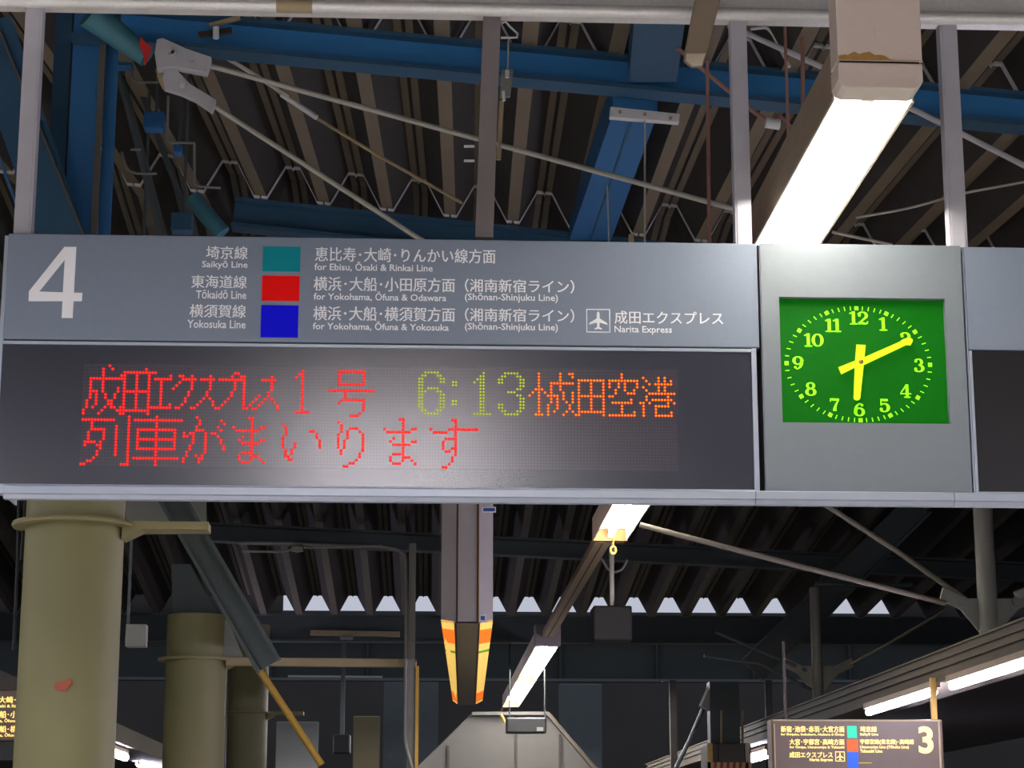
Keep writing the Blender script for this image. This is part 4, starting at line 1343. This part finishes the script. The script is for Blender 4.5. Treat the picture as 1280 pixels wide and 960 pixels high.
# broad dark diagonal beam
beam('diagonal_brace', 'broad dark brace slanting down left behind the long tie rod, lower right', P(1150, 630, 23), P(940, 838, 23), .32, .18, 'dark_steel', 'brace')

# eave of the neighbouring platform
XE = 4.10
ev = thing('platform_eave', 'weathered tan eave beam of the neighbouring platform, lower right', 'eave', (XE + .2, 20, 2.75))
zu_, zl_ = 1.6 + 1.54, 1.6 + 1.31
m = MB().loft([[Vector((x, y, z)) for x, z in ((XE - .03, zl_), (XE + .34, zl_ - .02), (XE + .34, zu_ + .02), (XE - .06, zu_))] for y in (9, 16, 24, 36)])
m.build('fascia', 'eave_tan', ev)
for z_ in (zu_ - .01, zu_ - .07, zu_ - .13):
    MB().bar((XE - .065 + (zu_ - z_) * .1, 9, z_), (XE - .065 + (zu_ - z_) * .1, 36, z_), .02, .015).build('moulding', 'eave_tan', ev)
# roof of that platform going away to the right
MB().hexa([Vector((XE + .34, 9, zu_)), Vector((9, 9, 3.3)), Vector((9, 36, 3.3)), Vector((XE + .34, 36, zu_))],
          [Vector((XE + .34, 9, zu_ + .04)), Vector((9, 9, 3.36)), Vector((9, 36, 3.36)), Vector((XE + .34, 36, zu_ + .04))]).build('roof_sheet', 'dark_brown', ev)


def strip_lamp(Y0, Y1, X, z, label, r=.028, xoff=0.0):
    t = thing('strip_lamp', label, 'light fixture', (X, (Y0 + Y1) / 2, z))
    MB().box(X - .04, X + .04, Y0 - .03, Y1 + .03, z + r + .002, z + r + .05).build('batten', 'housing_tan', t)
    MB().tube([(X, Y0, z), (X, Y1, z)], r, 14).build('lamp_tube', 'tube_cool', t, smooth=True)
    for y in (Y0, Y1):
        MB().box(X - .02, X + .02, y - .02, y + .02, z - .02, z + r + .004).build('lamp_holder', 'gold_paint', t)
    return t


XL = 4.03
zL = 1.6 + 1.235
strip_lamp(11.2, 15.45, XL, zL, 'long cool white strip lamp under the eave at the right edge')
strip_lamp(16.0, 18.35, XL, zL, 'cool white strip lamp under the eave above the sign numbered 3')
strip_lamp(24.9, 26.0, (946 - 512) / F * 25.4, P(946, 945, 25.4).z, 'small cool white lamp beside the hazard striped column', r=.05)
strip_lamp(28.3, 29.9, (153 - 512) / F * 29, P(153, 943, 29).z, 'small cool white lamp right of the big yellowish column', r=.05)
strip_lamp(34.0, 37.0, (190 - 512) / F * 35, P(190, 958, 35).z, 'tiny cool white lamp at the bottom edge left of the second column', r=.05)
MB

evl = thing('platform_eave', 'dark eave beam of the far left platform, seen between the first two columns', 'eave', (-4.3, 26, 3.1))
MB().loft([[Vector((x, y, z)) for x, z in ((-4.45, 3.08), (-3.9, 3.08), (-3.85, 3.3), (-4.45, 3.34))] for y in (16, 24, 45)]).build('fascia', 'eave_tan', evl)
MB().loft([[Vector((x, y, z)) for x, z in ((-9, 3.34), (-4.45, 3.30), (-4.45, 3.34), (-9, 3.4))] for y in (16, 24, 45)]).build('roof_sheet', 'dark_brown', evl)

# sign numbered 3
Y3 = 15.75
s3 = thing('platform_sign', 'brown backlit platform sign numbered 3, lower right', 'sign', tuple(P(1072, 975, Y3)))
a = P(966, 972, Y3); b = P(1178, 899, Y3)
MB().box(a.x, b.x, Y3, Y3 + .2, P(1072, 976, Y3).z, P(1072, 899, Y3).z).build('cabinet', 'lit_brown', s3, bevel=.012)
MB().box(P(1173.5, 930, Y3).x, P(1175.5, 930, Y3).x, Y3 - .006, Y3, P(1072, 976, Y3).z, P(1072, 899, Y3).z).build('edge_strip', 'rail_tan', s3)
MB().box(P(967.5, 930, Y3).x, P(969, 930, Y3).x, Y3 - .006, Y3, P(1072, 976, Y3).z, P(1072, 905, Y3).z).build('edge_strip', 'rail_tan', s3)
MB().box(a.x + .01, b.x - .01, Y3 - .004, Y3 + .0, P(1072, 899.5, Y3).z - .012, P(1072, 899.5, Y3).z - .002).build('top_trim', 'rail_tan', s3)
for x in (1172, 985):
    xx_ = P(x, 899, Y3).x
    wd = .02 if x > 1100 else .008
    MB().box(xx_ - wd, xx_ + wd, Y3 + .08, Y3 + .12, P(1072, 899, Y3).z, 2.93 if x > 1100 else 3.2).build('hanger', 'gold_paint' if x > 1100 else 'dark_brown', s3)
Yt = Y3 - .0035
L3 = lambda s, a_, b_, c_, d_, **k: lettering(s, a_, b_, c_, d_, Yt, 'lit_letter', s3, bold=.012, **k)
L3('新宿・池袋・赤羽・大宮方面', 976, 1055.5, 907.5, 915.3)
L3('for Shinjuku, Ikebukuro, Akabane & Ōmiya', 976, 1055.5, 915.8, 920.2)
L3('大宮・宇都宮・高崎方面', 986.7, 1055.5, 923.7, 931)
L3('for Ōmiya, Utsunomiya & Takasaki', 987, 1055.5, 931.5, 936.3)
L3('成田エクスプレス', 986.7, 1041, 939.8, 947.2)
L3('Narita Express', 1012, 1041, 947.8, 952.5)
L3('埼京線', 1075, 1096, 907.8, 915)
L3('Saikyō Line', 1075, 1098, 916, 920.3)
L3('宇都宮線(東北線)・高崎線', 1075, 1142.5, 924, 931.3)
L3('Utsunomiya Line (Tōhoku Line)', 1075, 1136, 931.8, 936.4)
L3('Takasaki Line', 1075, 1103, 936.8, 940.8)
L3('3', 1148.2, 1168 - 1.5, 908, 942, res=6, name='platform_number')
plane_icon(1044.2, 1056, 939.4, 951.8, Yt, 'lit_letter', s3, lw=.07)
patch('colour_square', 1059, 1071, 907.3, 922.5, Yt, 'lit_teal', s3, 'green square')
patch('colour_square', 1059, 1072.5, 924, 939.5, Yt, 'lit_red', s3, 'orange red square')
patch('colour_square', 1059.5, 1073, 940.2, 965, Yt, 'lit_blue', s3, 'blue square')
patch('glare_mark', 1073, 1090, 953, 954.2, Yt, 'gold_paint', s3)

# lit sign at the far left
Y4 = 15.2
s4 = thing('platform_sign', 'brown backlit sign half hidden behind the big yellowish column, far left', 'sign', tuple(P(20, 925, Y4)))
MB().box(P(-160, 890, Y4).x, P(75, 890, Y4).x, Y4, Y4 + .2, P(0, 926, Y4).z, P(0, 862, Y4).z).build('cabinet', 'lit_brown', s4, bevel=.012)
MB().box(P(20, 860, Y4).x, P(34, 860, Y4).x, Y4 + .05, Y4 + .1, P(20, 870, Y4).z, P(20, 849, Y4).z).build('hanger', 'rail_tan', s4)
MB().box(P(26, 800, Y4).x, P(28, 800, Y4).x, Y4 + .06, Y4 + .09, P(20, 850, Y4).z, 6.2).build('hanger_rod', 'dark_steel', s4)
MB().box(P(-160, 890, Y4).x, P(75, 890, Y4).x, Y4 + .02, Y4 + .18, P(0, 950, Y4).z, P(0, 927, Y4).z).build('lower_case', 'black_case', s4)
L4 = lambda s, a_, b_, c_, d_, **k: lettering(s, a_, b_, c_, d_, Y4 - .0035, 'lit_letter', s4, bold=.012, **k)
L4('恵比寿・大崎・りんかい線方面', -33, 84, 870.5, 879)
L4('for Ebisu, Ōsaki & Rinkai Line', -33, 42, 879.5, 885)
L4('横浜・大船・小田原方面', -33, 58, 888.5, 897.5)
L4('for Yokohama, Ōfuna & Odawara', -33, 50, 898, 903.5)
L4('横浜・大船・横須賀方面', -33, 58, 907, 915.5)
L4('for Yokohama, Ōfuna & Yokosuka', -33, 52, 916, 921.5)

# dim far clutter below the girder
def dim_box(x0_, x1_, y0_, y1_, Y, material, name, label, cat, d=.3, hang=None):
    a = P(x0_, y1_, Y); b = P(x1_, y0_, Y)
    t = thing(name, label, cat, tuple(a))
    MB().box(a.x, b.x, Y, Y + d, min(a.z, 9), b.z).build('case', material, t, bevel=.02)
    if hang:
        xm = (a.x + b.x) / 2
        MB().box(xm - .03, xm + .03, Y + .1, Y + .16, b.z, P(x0_, hang, Y).z).build('hanger', 'dark_steel', t)
    return t


dim_box(416, 438, 918, 942, 29.55, 'black_case', 'loudspeaker', 'dark square loudspeaker on a rod, lower left of the slim post', 'loudspeaker', hang=803)
dim_box(343, 398, 902, 1000, 40, 'panel_grey', 'kiosk', 'dim grey kiosk front at the bottom, behind the golden strut', 'kiosk')
dim_box(440, 475, 895, 1000, 42, 'box_olive', 'kiosk', 'dim olive kiosk front at the bottom, left of the slim post', 'kiosk')
dim_box(478, 548, 852, 1000, 44, 'dark_steel', 'partition', 'dark partition behind the slim post, lower centre left', 'partition')
dim_box(700, 752, 855, 1000, 50, 'dark_steel', 'partition', 'dark partition right of the stair canopy', 'partition')
for px, lb in ((842, 'dim far post left of the striped column'), (962, 'dim far post left of the sign numbered 3'), (222, 'dim far post between columns')):
    xx_ = P(px, 900, 31).x
    solo(MB().box(xx_ - .05, xx_ + .05, 31, 31.1, 0, P(px, 850, 31).z), 'steel_post', 'dark_brown', lb, 'post')
wire([(360, 846), (478, 847)], 38.9, .03, 'cross_pipe', 'panel_grey', 'thin pale pipe beneath the girder, left', 'pipe', rad=None)
wire([(885, 872), (862, 925), (845, 960)], 28, .03, 'strut', 'dark_steel', 'dim slanting strut left of the striped column', 'strut', rad=None)
wire([(893, 860), (881, 886)], 24.3, .08, 'lamp_housing', 'box_grey', 'dim slanting lamp housing above the striped column', 'light fixture', rad=None)

# strip bookkeeping properties
for o in bpy.data.objects:
    if '_loc' in o:
        del o['_loc']
